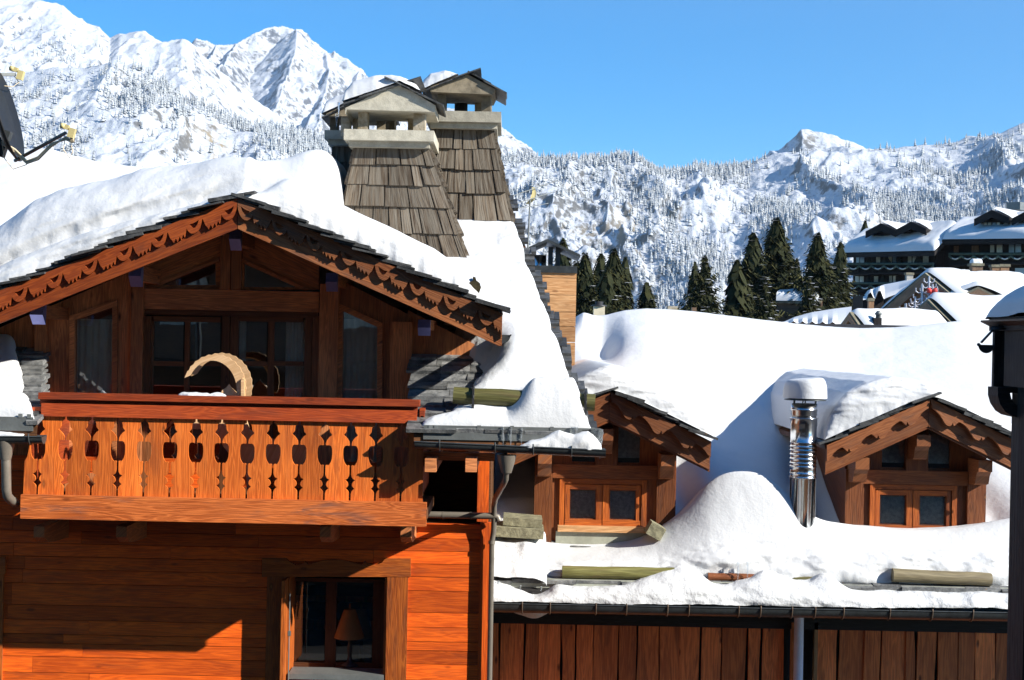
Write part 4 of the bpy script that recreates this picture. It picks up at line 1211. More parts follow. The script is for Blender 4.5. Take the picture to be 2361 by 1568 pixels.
wzL = lambda v: W(1395, v, 17.98).z
wzR = lambda v: W(2112, v + 13, 17.98).z
AL, LL, YWL, YEL = dormer(1407, 234, 893, 17.45, 'left', wzL, 1225)
AR, LR, YWR, YER = dormer(2144, 236, 908, 17.45, 'right', wzR, 1225)

# stainless flue pipe
YF = 17.47
fp = W(1858, 1195, YF); kf = YF / F
fl = MB(); Zf = lambda v: W(1858, v, YF).z
r0 = 31 * kf; fx = W(1858, 1060, YF).x
rr_ = [(r0 * .97, Zf(1260)), (r0 * .97, Zf(1104))]
for v in (1103, 1094, 1078, 1070, 1060, 1050, 1040, 1032, 1022): rr_ += [(r0 * .97, Zf(v + 2)), (r0 * 1.008, Zf(v + .8)), (r0 * 1.008, Zf(v - .8)), (r0 * .97, Zf(v - 2))]
rr_ += [(r0 * .97, Zf(985)), (r0 * 1.0, Zf(982)), (r0 * 1.0, Zf(968)), (r0 * 1.06, Zf(966.5)), (r0 * 1.06, Zf(965)), (r0 * .9, Zf(964)), (r0 * .9, Zf(960)), (r0 * .97, Zf(958)), (r0 * .97, Zf(948)), (r0 * 1.0, Zf(947)), (r0 * 1.0, Zf(945)), (r0 * .97, Zf(944)), (r0 * .97, Zf(932)), (r0 * .9, Zf(932)), (r0 * .9, Zf(975))]
fl.lathe([(a, z) for a, z in rr_], (fx, YF + r0, 0), 40)
flue = fl.build('flue_pipe', M_STEEL, annex)
fl = MB(); fl.lathe([(0, Zf(918) + .01), (48 * kf, Zf(922)), (49 * kf, Zf(923.5)), (48 * kf, Zf(924)), (0, Zf(922))], (W(1863, 920, YF).x, YF + r0, 0), 36)
for a in (20, 75, 130, 200, 250, 320): fl.tube([(fx + r0 * .93 * math.cos(R(a)), YF + r0 + r0 * .93 * math.sin(R(a)), Zf(936)), (fx + r0 * .93 * math.cos(R(a)) + .01, YF + r0 + r0 * .93 * math.sin(R(a)), Zf(921))], .008, 6)
fl.build('cowl', M_GUT, flue)
n = 40; th = np.linspace(0, 2 * math.pi, n); rn = np.concatenate([np.linspace(0, .7, 10), np.linspace(.72, 1, 16)])
TH, RN = np.meshgrid(th, rn, indexing='ij')
rad = (49 * kf) * (1 + .05 * np.cos(TH * 2 + 1) + .03 * np.sin(TH * 3))
hgt = (46 * kf) * np.sqrt(np.clip(1 - RN ** 9, 0, 1)) * (1 + .10 * np.cos(TH) * RN)
snow('flue_snow', np.stack([W(1863, 920, YF).x + RN * rad * np.cos(TH), YF + r0 + RN * rad * np.sin(TH), Zf(919) + hgt], -1), 'round snow cap sitting on the stainless flue pipe')

# logs
l1 = log('snow_guard_log', W(1296, 1318, 17.15), W(1560, 1323, 17.15), .074, M_LOG, annex)
l2 = log('snow_guard_log', W(1632, 1330, 17.2), W(1760, 1333, 17.2), .05, M_DORM, annex)
l3 = log('snow_guard_log', W(2057, 1326, 17.15), W(2284, 1336, 17.15), .08, M_LOGG, annex)
l4 = log('snow_guard_log', W(1828, 1334, 17.2), W(1882, 1335, 17.2), .03, M_LOG, annex)

# ---- snow field of the wide roof
def sil(lst, X, Y):
    """height at distance Y of a silhouette measured in the picture"""
    du = np.array([a for a, b in lst]) - 1180.5; dv = np.array([b for a, b in lst]) - 784.0
    xp = du * CR + dv * SR; yp = -du * SR + dv * CR
    return CZ - np.interp(X * F / Y, xp, yp) * Y / F
def PU(u, Y): return (u - 1180.5) * Y / F
xs = np.concatenate([np.linspace(-2.6, -.3, 30), np.linspace(-.28, 6.6, 360), np.linspace(6.65, 8.5, 20)])
ys = np.concatenate([17.20 + .4 * np.linspace(0, 1, 60) ** 2, np.linspace(17.61, 20.2, 170), np.linspace(20.25, 26.0, 90)])
X, Y = np.meshgrid(xs, ys, indexing='ij')
bank = [(900, 1240), (1140, 1248), (1200, 1250), (1260, 1256), (1300, 1262), (1400, 1262), (1470, 1250), (1540, 1206), (1585, 1166), (1618, 1126), (1650, 1098), (1688, 1086), (1735, 1086), (1768, 1096), (1800, 1120), (1835, 1160), (1870, 1190), (1910, 1202), (1980, 1212), (2060, 1221), (2130, 1222), (2200, 1218), (2260, 1208), (2330, 1194), (2420, 1180), (2600, 1175)]
front = [(900, 1300), (1140, 1300), (1280, 1296), (1420, 1296), (1520, 1296), (1580, 1280), (1640, 1262), (1700, 1256), (1760, 1260), (1850, 1266), (1950, 1272), (2100, 1272), (2250, 1274), (2350, 1276), (2600, 1276)]
crest = [(900, 735), (1250, 735), (1320, 738), (1345, 725), (1400, 722), (1440, 715), (1490, 711), (1540, 713), (1600, 718), (1700, 730), (1800, 742), (1900, 752), (1980, 756), (2060, 755), (2140, 747), (2200, 741), (2250, 740), (2300, 744), (2400, 750), (2600, 760)]
YK = interp(X, [(PU(1100, 17.6), 17.86), (PU(1540, 17.8), 17.86), (PU(1620, 17.8), 17.82), (PU(1700, 17.8), 17.78), (PU(1790, 17.7), 17.68), (PU(1850, 17.6), 17.58), (PU(1905, 17.7), 17.64), (PU(1960, 17.8), 17.82), (9, 17.86)])
def smooth_x(A, sg):
    """soften a profile across the roof"""
    x_ = xs[:, None] - xs[None]; w_ = np.exp(-(x_ / sg) ** 2) * np.gradient(xs)[None]; w_ /= w_.sum(1, keepdims=True)
    return w_ @ A
YK = smooth_x(YK, .15)
zb_ = smooth_x(sil(bank, X, YK), .13); zf_ = sil(front, X, 17.33 + 0 * X); zc_ = sil(crest, X * 25.0 / Y, 25.0 + 0 * X)
base = az(Y) + .48
zr = interp(Y, [(18.0, 0), (25, 1)])
main = base + (zc_ - (az(25.0) + .48)) * zr ** 1.2 + .05 * fbm(X * .45, Y * .45, 101, 3) + .012 * fbm(X * 1.6, Y * 1.6, 102, 3)
main = np.where(Y > 25, zc_ - .25 * np.clip(Y - 25, 0, 9) ** 1.6, main)
# drift hollows beside the dormers
for A_, s0, am in ((AL, 1, .42), (AR, -1, .36), (AR, 1, .2)):
    main = main - am * np.exp(-(((X - (A_.x + s0 * 1.05)) / .28) ** 2)) * sstep(20.6, 18.4, Y)
scoop = W(1385, 755, 24.0)
main = main - .33 * np.exp(-(((X - scoop.x) / .30) ** 2 + ((Y - 23.9) / .8) ** 2)) + .10 * np.exp(-(((X - W(1350, 735, 24.5).x) / .2) ** 2 + ((Y - 24.7) / .4) ** 2))
tb = np.clip((Y - 17.33) / (YK - 17.33), 0, 1)
tb = .45 * tb + .55 * tb * tb * (3 - 2 * tb)
fr = zf_ + (zb_ - zf_) * np.clip(tb, 0, 1)
bw = interp(X, [(0, .5), (2.3, .6), (2.9, .8), (3.3, .8), (4, .6), (8, .6)])
q = np.clip((Y - YK) / bw, 0, 1); bt = q * q * (3 - 2 * q)
Z = np.where(Y <= YK, fr, zb_ * (1 - bt) + main * bt)
gap = sstep(PU(1590, 17.3), PU(1650, 17.3), X)
e = dome((Y - 17.20 - .03 * gap) / (.14 + .05 * (1 - gap)))
Zbase = az(Y) + .03 + .05 * gap
Z = np.where(Y < 17.6, Zbase + (Z - Zbase) * e, Z)
rough = np.exp(-((Y - 17.28) / .11) ** 2)
nz = fbm(X * 3.5, Z * 8, 121, 5)
Z = Z + nz * .025 * rough * np.clip(e, 0, 1) + .006 * fbm(X * 3, Y * 3, 131, 3)
Yd = Y + rough * (.07 * fbm(X * 2.6, Z * 8, 141, 5) + .03 * fbm(X * 1.4, X * 0, 143, 2)) - .06 * np.exp(-((Y - 17.25) / .04) ** 2) * gap
for A_, yw in ((AL, YWL), (AR, YWR)):
    ins = (np.abs(X - A_.x) < 163 * yw / F - .04) & (Y > yw - .04) & (Y < yw + 2.6)
    Z = np.where(ins, np.minimum(Z, az(Y) - .05), Z)
snow('roof_snow', np.stack([X, Yd, Z], -1), 'wide smooth snowfield over the lower chalet roof with a round mound between its dormers')

# lower strip of snow above the long gutter
xs = np.linspace(-.6, 8.4, 620); ys = np.concatenate([16.86 + .25 * np.linspace(0, 1, 50) ** 2, np.linspace(17.115, 17.4, 24)])
X, Y = np.meshgrid(xs, ys, indexing='ij')
toplist = [(1000, 1320), (1140, 1335), (1230, 1372), (1256, 1366), (1285, 1342), (1310, 1350), (1380, 1350), (1450, 1345), (1510, 1326), (1540, 1312), (1580, 1306), (1610, 1320), (1640, 1346), (1690, 1344), (1735, 1334), (1760, 1316), (1790, 1320), (1830, 1338), (1870, 1341), (1890, 1322), (1910, 1322), (1930, 1342), (1960, 1357), (2050, 1360), (2200, 1364), (2330, 1366), (2500, 1364)]
zt_ = sil(toplist, X, 17.08 + 0 * X)
zl = sil([(1000, 1384), (2500, 1405)], X, 16.88 + 0 * X)
zt_ = smooth_x(zt_, .07)
Z = zl + (zt_ - zl) * dome((Y - 16.86) / (.2 + 1.1 * np.clip(zt_ - zl - .26, 0, 1)))
Z = Z - np.clip(Y - 17.1, 0, 1) * 1.2 * np.clip((az(17.15) + .1 - zt_) / .1, 0, 1)
msk = np.clip((zt_ - zl) / .08, 0, 1)
Z = Z + msk * (.018 * fbm(X * 3, Y * 3, 151, 4) + .006 * fbm(X * 11, Y * 11, 153, 2))
Yd = Y + .04 * fbm(X * 2.2, Z * 5, 155, 3) + .008 * fbm(X * 9, Z * 14, 157, 3) - .02
snow('eave_snow', np.stack([X, Yd, Z], -1), 'long lumpy strip of snow lying above the dark gutter of the lower chalet', M_SNOWR)

# snow on the dormer roofs
def dsnow(A_, L_, yw, yend, TT, label, seed):
    xs = np.linspace(A_.x - L_ - .04, A_.x + L_ + .04, 170)
    ds = np.concatenate([.35 * np.linspace(0, 1, 60) ** 2, np.linspace(.37, yend + 1.2 - 17.45, 60)])
    X, D = np.meshgrid(xs, ds, indexing='ij')
    rel = (X - A_.x) / L_
    T = interp(rel, TT)
    ed = np.minimum(rel + 1.03, 1.03 - rel) * L_
    lay = fbm(X * 2, D * 0 + 0 * X, seed + 3, 3)
    pr = dome((D - .01) / .17) * dome(ed / .14)
    Z = A_.z - .475 * np.sqrt((X - A_.x) ** 2 + .02) + .035 + T * pr
    f = np.exp(-((D - .12) / .13) ** 2)
    Z = Z + f * pr * (.03 * fbm(X * 3, D * 14, seed, 5)) + .02 * fbm(X * 2, D * 2, seed + 7, 3) * pr
    Yy = 17.38 + D + f * .05 * fbm(X * 2.5, Z * 12, seed + 1, 4) + .03 * lay
    return snow('dormer_snow', np.stack([X, Yy, Z], -1), label)
dsnow(AL, LL, YWL, YEL, [(-1.05, .14), (-.5, .26), (0, .30), (.3, .33), (.6, .31), (.85, .22), (1.0, .08)], 'layered snow cap on the dormer beside the icy eave', 201)
dsnow(AR, LR, YWR, YER, [(-1.05, .16), (-.93, .34), (-.8, .44), (-.6, .46), (-.35, .38), (-.1, .22), (.05, .15), (.5, .17), (1.05, .1)], 'deep crumbly snow cap on the dormer behind the flue pipe', 231)
icicles([(1702, 1296, 17.12, .26, .018, 'thicker of the two long icicles above the bare plank of the lower eave'), (1724, 1296, 17.12, .30, .014, 'thinner longer icicle above the bare plank of the lower eave')], 'icicles under the roof edge of the lower chalet')
icicles([(1150, 1340, 16.98, .12, .02, 'short icicle at the gutter end touching the downpipe'), (1200, 1350, 16.98, .07, .012, 'tiny icicle on the pale zinc strip beside the downpipe'), (1248, 1352, 16.98, .07, .012, 'tiny icicle at the snowy end of the pale zinc strip')], 'icicles beside the downpipe of the orange chalet')
# stone slabs and ice beside the left dormer
M_LICH = plain('lichen_stone', (.20, .185, .115), .85, 0, .4, 14, .6)
for c_, sz, a_ in ((W(1205, 1204, 17.5) + Vector((0, .2, 0)), (.48, .5, .10), .06), (W(1195, 1228, 17.4) + Vector((0, .2, 0)), (.62, .5, .12), .04), (W(1510, 1222, 17.75), (.2, .3, .16), .5)):
    mb = MB(); mb.box(c_, sz, 0, Matrix.Rotation(a_, 3, 'Y')); mb.build('stone_slab', M_LICH, annex)
xs = np.linspace(W(1135, 1200, 17.3).x, W(1262, 1200, 17.3).x, 60); ys = np.linspace(17.0, 18.4, 60)
X, Y = np.meshgrid(xs, ys, indexing='ij')
zz = interp(Y, [(17.0, W(1200, 1326, 17.0).z), (17.25, W(1200, 1262, 17.25).z), (17.4, W(1200, 1245, 17.4).z), (18.4, W(1200, 1175, 18.4).z)])
snow('corner_snow', np.stack([X, Y, zz - .12 + .1 * dome((xs[-1] - X) / .3) + .03 * fbm(X * 4, Y * 4, 171, 4)], -1), 'patchy icy snow in the corner between the downpipe and the dormer', M_SNOWR)

# wood clad chimney behind the slate verge
YC = 22.0
mb = MB(); kc = YC / F
cw = [(627, 641), (641, 680), (680, 719), (719, 752), (752, 789), (789, 845)]
x0, x1 = W(1235, 700, YC).x, W(1328, 700, YC).x
for v0, v1 in cw:
    z0, z1 = W(1290, v1, YC).z, W(1290, v0, YC).z
    mb.box(((x0 + x1) / 2, YC + .45, (z0 + z1) / 2), (x1 - x0, .9, z1 - z0 - .008), 0)
tower = mb.build('clad_chimney', M_CLAD, annex)
mb = MB(); mb.fb(1232, 613, 1331, 629, YC - .03, .96); mb.build('metal_collar', M_GUT, tower)
mb = MB()
for u in (1270, 1287): 
    for d in (.05, .75): mb.fb(u - 6, 570, u + 5, 614, YC + d, .06)
a, b, c = W(1217, 570, YC - .1), W(1262, 551, YC - .1), W(1338, 587, YC - .1)
for p, q in ((a, b), (b, c)):
    L = q - p
    vs = [p, q, q + Vector((0, 1.1, 0)), p + Vector((0, 1.1, 0))]; vs += [w - Vector((0, 0, .045)) for w in vs]
    mb.raw(vs, [(0, 1, 2, 3), (7, 6, 5, 4), (0, 4, 5, 1), (1, 5, 6, 2), (2, 6, 7, 3), (3, 7, 4, 0)])
mb.build('metal_cap', M_GUT, tower)
mb = MB(); mb.lathe([(.10, -.13), (.10, .1), (.09, .1), (.09, -.13)], W(1245, 603, YC + .4), 16); mb.build('flue_end', M_STEEL, tower)
# aerial fixed beyond the roof
aer = thing('tv_aerial', 'thin tv aerial with cream bow reflector poking out past the slate verge', 'aerial', W(1215, 470, 21))
mb = MB()
for a, b in (((1170, 456), (1285, 416)), ((1175, 474), (1278, 442)), ((1185, 482), (1264, 469))): mb.tube([W(a[0], a[1], 20.6), W(b[0], b[1], 21.2)], .006, 6)
mb.tube([W(1222, 460, 20.9), W(1214, 640, 20.9)], .012, 6)
mb.build('boom', M_ZINC, aer)
mb = MB(); q = [W(1230, 432, 21), W(1232, 445, 20.97), W(1227, 460, 20.95), W(1216, 470, 21)]
mb.raw([p + Vector((0, dy, 0)) for dy in (-.0, .03) for p in [q[0] + Vector((-.025, 0, 0)), q[1] + Vector((-.03, 0, 0)), q[2] + Vector((-.035, 0, 0)), q[3] + Vector((-.025, 0, 0)), q[3] + Vector((.04, 0, .0)), q[2] + Vector((.035, 0, 0)), q[1] + Vector((.03, 0, 0)), q[0] + Vector((.02, 0, 0))]],
       [(0, 1, 2, 3, 4, 5, 6, 7), (15, 14, 13, 12, 11, 10, 9, 8)] + [(i, (i + 1) % 8, 8 + (i + 1) % 8, 8 + i) for i in range(8)])
mb.build('reflector', M_CREAM, aer)

# ================================================================== dark timber chalet at the right edge
YT = 9.6
dk = thing('dark_chalet', 'blackened timber corner of a neighbouring chalet rising close to the viewer beside the snowfield', 'chalet', W(2360, 1500, YT))
mb = MB()
pts = [W(2337, 955, YT), W(2324, 1640, YT)]
xa = pts[0].x
mb.box((xa + .16, YT - .16, W(2337, 1400, YT).z - 1.0), (.32, .32, 6.2), 2)
for i in range(6): mb.box((xa - .006, YT - .02 - i * .05, W(2337, 1400, YT).z - 1.0), (.012, .046, 6.2), 2)
mb.build('post', M_BLACKW, dk)
mb = MB()
zt_, zb2 = W(2330, 760, YT).z, W(2330, 892, YT).z
for i in range(14):
    mb.box((W(2289, 820, YT).x + .065 + i * .13, YT - .0, (zt_ + zb2) / 2), (.126, .04, zt_ - zb2), 2, Matrix.Rotation(rnd.uniform(-.02, .02), 3, 'Y'))
mb.box((W(2289, 820, YT).x + .95, YT - .6, (zt_ + zb2) / 2), (1.85, .9, zt_ - zb2 - .02), 2)
mb.box((W(2292, 745, YT).x + .95, YT - .5, W(2330, 748, YT).z), (1.9, 1.2, .09), 0)
mb.build('eave_boarding', M_BLACKW, dk)
mb = MB()
P2 = lambda u, v: (W(u, v, YT).x, W(u, v, YT).z)
mb.shape([[P2(2289, 892), P2(2289, 912), P2(2294, 930), P2(2306, 948), P2(2320, 957), P2(2340, 962), P2(2340, 938), P2(2328, 930), P2(2320, 918), P2(2317, 905), P2(2345, 905), P2(2345, 892)]], YT - .1, YT + .1)
mb.build('bracket', M_BLACKW, dk)
for dy in (0, .04, .08):
    mb = MB(); mb.tube([W(2286, 757 + dy * 60, YT - .1 - dy), W(2310, 752 + dy * 60, YT - .14 - dy), W(2340, 760 + dy * 60, YT - .14), W(2400, 754 + dy * 60, YT - .14)], .012, 6)
    mb.build('cable', M_IRON, dk)
mb = MB()
r_ = .055; c = W(2274, 795, YT)
vs = []
n = 14
prof = [(c.x - .055 + r_ * (1 - math.cos(math.pi * i / n)), c.z - 1.05 * r_ * math.sin(math.pi * i / n)) for i in range(n + 1)]
for y in (YT, YT + 2.5): vs += [(a + c.x * (y / YT - 1), y, b + (b - CZ) * (y / YT - 1) * .0) for a, b in prof]
mb.raw(vs, [(i, i + 1, n + 2 + i, n + 1 + i) for i in range(n)], smooth=True); mb.raw(vs[:n + 1], [list(range(n + 1))])
mb.tube([(c.x - .055, YT - .01, c.z), (c.x * (1 + 2.5 / YT) - .055, YT + 2.5, c.z)], .012, 8)
mb.bar(W(2262, 790, YT - .1), W(2288, 762, YT - .1), .02, .012)
mb.build('gutter', M_GUT, dk)
mb = MB(); mb.shape([[P2(2272, 738), P2(2620, 740), P2(2620, 752), P2(2292, 752), P2(2272, 742)]], YT - 3, YT + .1)
mb.build('roof_edge', M_IRON, dk)
# unseen body of that chalet, added to shade the corner from the right
mb = MB(); bx0 = W(2361, 900, YT).x + .25
mb.box((bx0 + 3, YT - 2.2, 4.9), (6, 4.2, 9.8), 2)
mb.build('body', M_BLACKW, dk)
u = np.linspace(2284, 2640, 70)
zc = np.array([W(a, np.interp(a, [2284, 2288, 2296, 2312, 2335, 2361, 2400, 2640], [728, 706, 690, 674, 660, 651, 642, 620]), YT).z for a in u]); xb = np.array([W(a, 735, YT).x for a in u]); zb = np.array([W(a, 738, YT).z for a in u])
d = np.linspace(0, 3.4, 60)
e = dome(d / .3)
P = np.stack([np.repeat(xb[:, None], 60, 1), np.repeat((YT + .12 - d)[None], 70, 0), zb[:, None] + np.maximum(zc - zb, 0)[:, None] * e[None]], -1)
P[..., 2] += .02 * fbm(P[..., 0] * 4, P[..., 1] * 4, 181, 4)
snow('roof_snow', P, 'thick rounded snow on the dark roof corner of the blackened timber chalet')
# ================================================================== far terrain
def rockmat(name, rock=(.115, .12, .135), tan=(.34, .27, .17), lo=.42, hi=.66, tanamt=.4, fs=.02):
    m, nt = newmat(name)
    g = N(nt, 'NewGeometry'); o = N(nt, 'TexCoord').outputs['Object']
    nz = N(nt, 'SeparateXYZ', {0: g.outputs['Normal']}).outputs[2]
    n1 = NOI(nt, o, fs, 8.0, .68); n2 = NOI(nt, o, fs * .16, 3.0); n3 = NOI(nt, o, fs * 3.2, 6.0, .7)
    tz = N(nt, 'Attribute', attribute_name='tan').outputs['Fac']
    nz = M(nt, 'SUBTRACT', nz, M(nt, 'MULTIPLY', tz, .20))
    f = M(nt, 'ADD', nz, M(nt, 'MULTIPLY', M(nt, 'SUBTRACT', n1, .5), 1.1))
    f = M(nt, 'ADD', f, M(nt, 'MULTIPLY', M(nt, 'SUBTRACT', n3, .5), .95))
    snowy = SM(nt, f, lo, hi)
    rk = MIX(nt, n3, tuple(c * .55 for c in rock), tuple(c * 1.5 for c in rock))
    tf = M(nt, 'MULTIPLY', SM(nt, n2, .46, .62), tanamt)
    tf = M(nt, 'MULTIPLY', tf, tz)
    rk = MIX(nt, tf, rk, tan)
    n4 = NOI(nt, o, fs * 9, 4.0, .7)
    snowy = M(nt, 'MULTIPLY', snowy, M(nt, 'SUBTRACT', 1.0, M(nt, 'MULTIPLY', SM(nt, M(nt, 'ADD', M(nt, 'MULTIPLY', n4, .6), M(nt, 'MULTIPLY', n1, .4)), .53, .66), .55)))
    c = MIX(nt, snowy, rk, (.54, .555, .585))
    OUT(nt, c, .8, 0, M(nt, 'ADD', n1, M(nt, 'MULTIPLY', n3, .4)), .6, 9.0, .1)
    return m


M_ROCK = rockmat('snowy_rock', lo=.42, hi=.68)
M_CLIFF = rockmat('snowy_cliff', rock=(.13, .128, .125), lo=.40, hi=.66, tanamt=.9, fs=.03)


def polar(us, Ys):
    U, Y = np.meshgrid(us, Ys, indexing='ij')
    return U, Y


def ridge_z(U, Y, pts):
    """height at distance Y of the line measured in the picture"""
    v = np.interp(U, [p[0] for p in pts], [p[1] for p in pts])
    du = U - 1180.5; dv = v - 784
    return CZ - (-du * SR + dv * CR) * Y / F


def XofU(U, Y): return ((U - 1180.5) * CR) * Y / F


# --- far peak: built from ridges falling away on both sides
def seg_tent(X, Y, lines, out=None):
    H = np.full(X.shape, -400.0)
    for pts, k, p in lines:
        for (a, b) in zip(pts[:-1], pts[1:]):
            ax, ay, az_ = a; bx, by, bz = b
            dx, dy = bx - ax, by - ay; L2 = dx * dx + dy * dy
            t = np.clip(((X - ax) * dx + (Y - ay) * dy) / L2, 0, 1)
            d = np.hypot(X - ax - t * dx, Y - ay - t * dy)
            z = az_ + (bz - az_) * t
            H = np.maximum(H, z - k * d ** p)
    return H


def T3(u, v, Y): p = W(u, v, Y); return (p.x, p.y, p.z)


PK = 5600.0
us = np.linspace(330, 1500, 560); Ys = np.concatenate([np.linspace(3300, 5900, 330), np.linspace(5920, 6600, 24)])
U, Yg = polar(us, Ys)
X = (U - 1180.5) * Yg / F
main_r = [T3(u, v, y) for u, v, y in [(300, 110, 5300), (430, 105, 5300), (455, 88, 5300), (500, 104, 5350), (545, 103, 5400), (562, 92, 5450), (590, 72, 5500), (620, 62, 5560), (650, 55, 5600), (685, 45, PK), (700, 60, 5580), (715, 76, 5560), (735, 98, 5540), (750, 110, 5520), (775, 117, 5500), (800, 128, 5480), (830, 164, 5460), (880, 200, 5420), (960, 230, 5400), (1060, 255, 5350), (1140, 286, 5300), (1162, 294, 5280), (1180, 310, 5260), (1205, 330, 5250), (1245, 362, 5220), (1300, 388, 5200), (1500, 420, 5200)]]
arete = [T3(u, v, y) for u, v, y in [(685, 48, PK), (683, 110, 5250), (668, 165, 4950), (645, 215, 4650), (622, 262, 4350), (600, 300, 4050)]]
arete2 = [T3(u, v, y) for u, v, y in [(750, 110, 5520), (760, 180, 5100), (740, 250, 4700), (690, 300, 4300)]]
spurL = [T3(u, v, y) for u, v, y in [(455, 100, 5300), (440, 150, 4900), (425, 190, 4500)]]
spurL2 = [T3(u, v, y) for u, v, y in [(545, 103, 5400), (520, 150, 5000), (480, 215, 4500), (455, 260, 4100)]]
spurL3 = [T3(u, v, y) for u, v, y in [(500, 104, 5350), (475, 150, 4950), (448, 205, 4500)]]
spurR = [T3(u, v, y) for u, v, y in [(830, 164, 5460), (800, 230, 5000), (740, 280, 4500)]]
spurR2 = [T3(u, v, y) for u, v, y in [(1140, 286, 5300), (1160, 340, 4900), (1180, 400, 4500)]]
H = seg_tent(X, Yg, [(main_r, 1.2, .97), (arete, .80, .99), (arete2, .85, .98), (spurL, .8, 1), (spurL2, 1.0, 1), (spurL3, 1.1, 1), (spurR, .75, 1), (spurR2, .8, 1)])
floor_ = ridge_z(U, Yg, [(300, 330), (600, 300), (700, 320), (900, 380), (1500, 470)]) 
H = np.maximum(H, -60 + (Yg - 3300) * .10)
dR = np.abs(Yg - np.interp(U, [300, 1500], [5400, 5250]))
rel = ridged(X / 420, Yg / 620, 301, 6) - .45
rel2 = ridged(X / 110, Yg / 210, 311, 5) - .45
env = .07 + .93 * sstep(0, 300, dR)
smooth = 1 - .75 * np.exp(-(((U - 560) / 70) ** 2)) * sstep(4000, 4400, Yg) * (1 - sstep(5000, 5300, Yg))
H = H + (rel * 110 + rel2 * 42) * env * smooth + fbm(X / 40, Yg / 40, 321, 4) * 9
ok = gridobj('mountain', np.stack([X, Yg, H], -1), M_ROCK, attrs={'tan': np.full(X.shape, .3)})
ok['kind'] = 'structure'; ok['label'] = 'sharp snowy summit with its shadowed face behind the shingled chimneys'

# --- sheets rising to a measured skyline, with gullies running down them
def hillside(name, u0, u1, nu, Yn, Yr, ny, sky, base, mat, amp, wl, seed, label, power=1.0, cliff=None, tan=None, spur=None, envr=.25, extra=None):
    us = np.linspace(u0, u1, nu); ts = np.concatenate([np.linspace(0, 1, ny), np.linspace(1.01, 1.25, 12)])
    U, Tt = np.meshgrid(us, ts, indexing='ij')
    Yr_ = np.interp(U, *zip(*Yr)) if isinstance(Yr, list) else Yr
    Yn_ = np.interp(U, *zip(*Yn)) if isinstance(Yn, list) else Yn
    Y = Yn_ + (Yr_ - Yn_) * Tt
    X = (U - 1180.5) * Y / F
    zr = ridge_z(U, Yr_ * np.ones_like(U), sky); zb = ridge_z(U, Yn_ * np.ones_like(U), base)
    t1 = np.clip(Tt, 0, 1)
    g = t1 ** power
    if cliff is not None: g = cliff(U, t1, g)
    Z = zb + (zr - zb) * g
    wx = X + 60 * fbm(X / 300, Y / 300, seed + 50, 3)
    r1 = ridged(wx / wl, Y / (wl * 2.6), seed, 6) - .42
    r2 = fbm(X / (wl * .22), Y / (wl * .3), seed + 9, 5)
    env = envr + (1 - envr) * np.sin(np.pi * np.clip(t1 * .97, 0, 1)) ** .6
    Z = Z + (r1 * amp + r2 * amp * .22) * env
    if extra is not None: Z = Z + extra(U, t1, X, Y)
    Z = np.where(Tt > 1, Z - (Tt - 1) * (Yr_ - Yn_) * .6, Z)
    tn = tan(U, t1) if tan is not None else np.zeros_like(U)
    o = gridobj(name, np.stack([X, Y, Z], -1), mat, attrs={'tan': tn})
    o['kind'] = 'structure'; o['label'] = label
    return U, t1, X, Y, Z


skyL = [(-1300, -40), (-900, 20), (-600, -70), (-250, -60), (-60, -18), (0, -8), (40, 2), (90, 4), (130, 12), (165, 38), (185, 46), (215, 52), (240, 80), (262, 70), (300, 74), (330, 86), (360, 92), (385, 84), (405, 80), (430, 100), (450, 128), (470, 150), (520, 190), (600, 250), (700, 300)]
UA, TA, XA, YA, ZA = hillside('mountain', -1300, 640, 640, 2300, 3300, 210, skyL, [(-1300, 420), (640, 420)], M_ROCK, 70, 190, 401, 'steep snowy massif with broken crest at the upper left', power=.95, envr=.2)
skyC = [(-1300, 220), (-800, 120), (-250, 140), (0, 165), (120, 150), (230, 150), (300, 150), (340, 165), (380, 190), (430, 232), (470, 250), (520, 272), (560, 282), (600, 292), (650, 308), (700, 320), (760, 330), (900, 360), (1100, 420)]
UC, TC, XC, YC_, ZC = hillside('hill', -1300, 1100, 640, 1300, 1900, 170, skyC, [(-1300, 560), (1100, 560)], M_CLIFF, 46, 120, 431, 'sunny forested slope rising behind the snowy roofs on the left', power=1.05, envr=.12, tan=lambda U, t: np.exp(-((U - 470 - 60 * (1 - t)) / 60) ** 2) * .9)
skyD = [(1000, 372), (1100, 368), (1155, 364), (1200, 362), (1240, 366), (1300, 373), (1400, 373), (1480, 383), (1530, 389), (1600, 386), (1680, 379), (1710, 375), (1740, 360), (1800, 347), (1900, 346), (2000, 343), (2100, 326), (2200, 322), (2300, 306), (2361, 291), (2600, 250), (3300, 300)]
def cliffD(U, t, g):
    c = np.exp(-((U - 1380) / 200) ** 2)
    cl = .45 * t + .55 * (sstep(.18, .34, t) * .35 + sstep(.45, .62, t) * .4 + sstep(.78, .95, t) * .25)
    return g * (1 - c) + cl * c
UD, TD, XD, YD_, ZD = hillside('hill', 1000, 3300, 820, [(1000, 1150), (1700, 1150), (2600, 1000)], [(1000, 1750), (1700, 1850), (2600, 1900)], 260, skyD, [(1000, 720), (1500, 745), (3300, 740)], M_CLIFF, 42, 105, 461,
                               'snowy hillside with tan cliffs and frosted conifers across the valley', power=1.0, cliff=cliffD, envr=.08, tan=lambda U, t: np.exp(-((U - 1350) / 230) ** 2) * (1 - .3 * t),
                               extra=lambda U, t, X, Y: ((ridged(X / 48 + .8 * fbm(X / 120, Y / 120, 470, 3), Y / 420, 471, 5) - .45) * 22 + fbm(X / 14, Y / 40, 473, 4) * 5) * np.exp(-((U - 1400) / 260) ** 2) * np.sin(np.pi * np.clip(t, 0, 1)) ** .7)
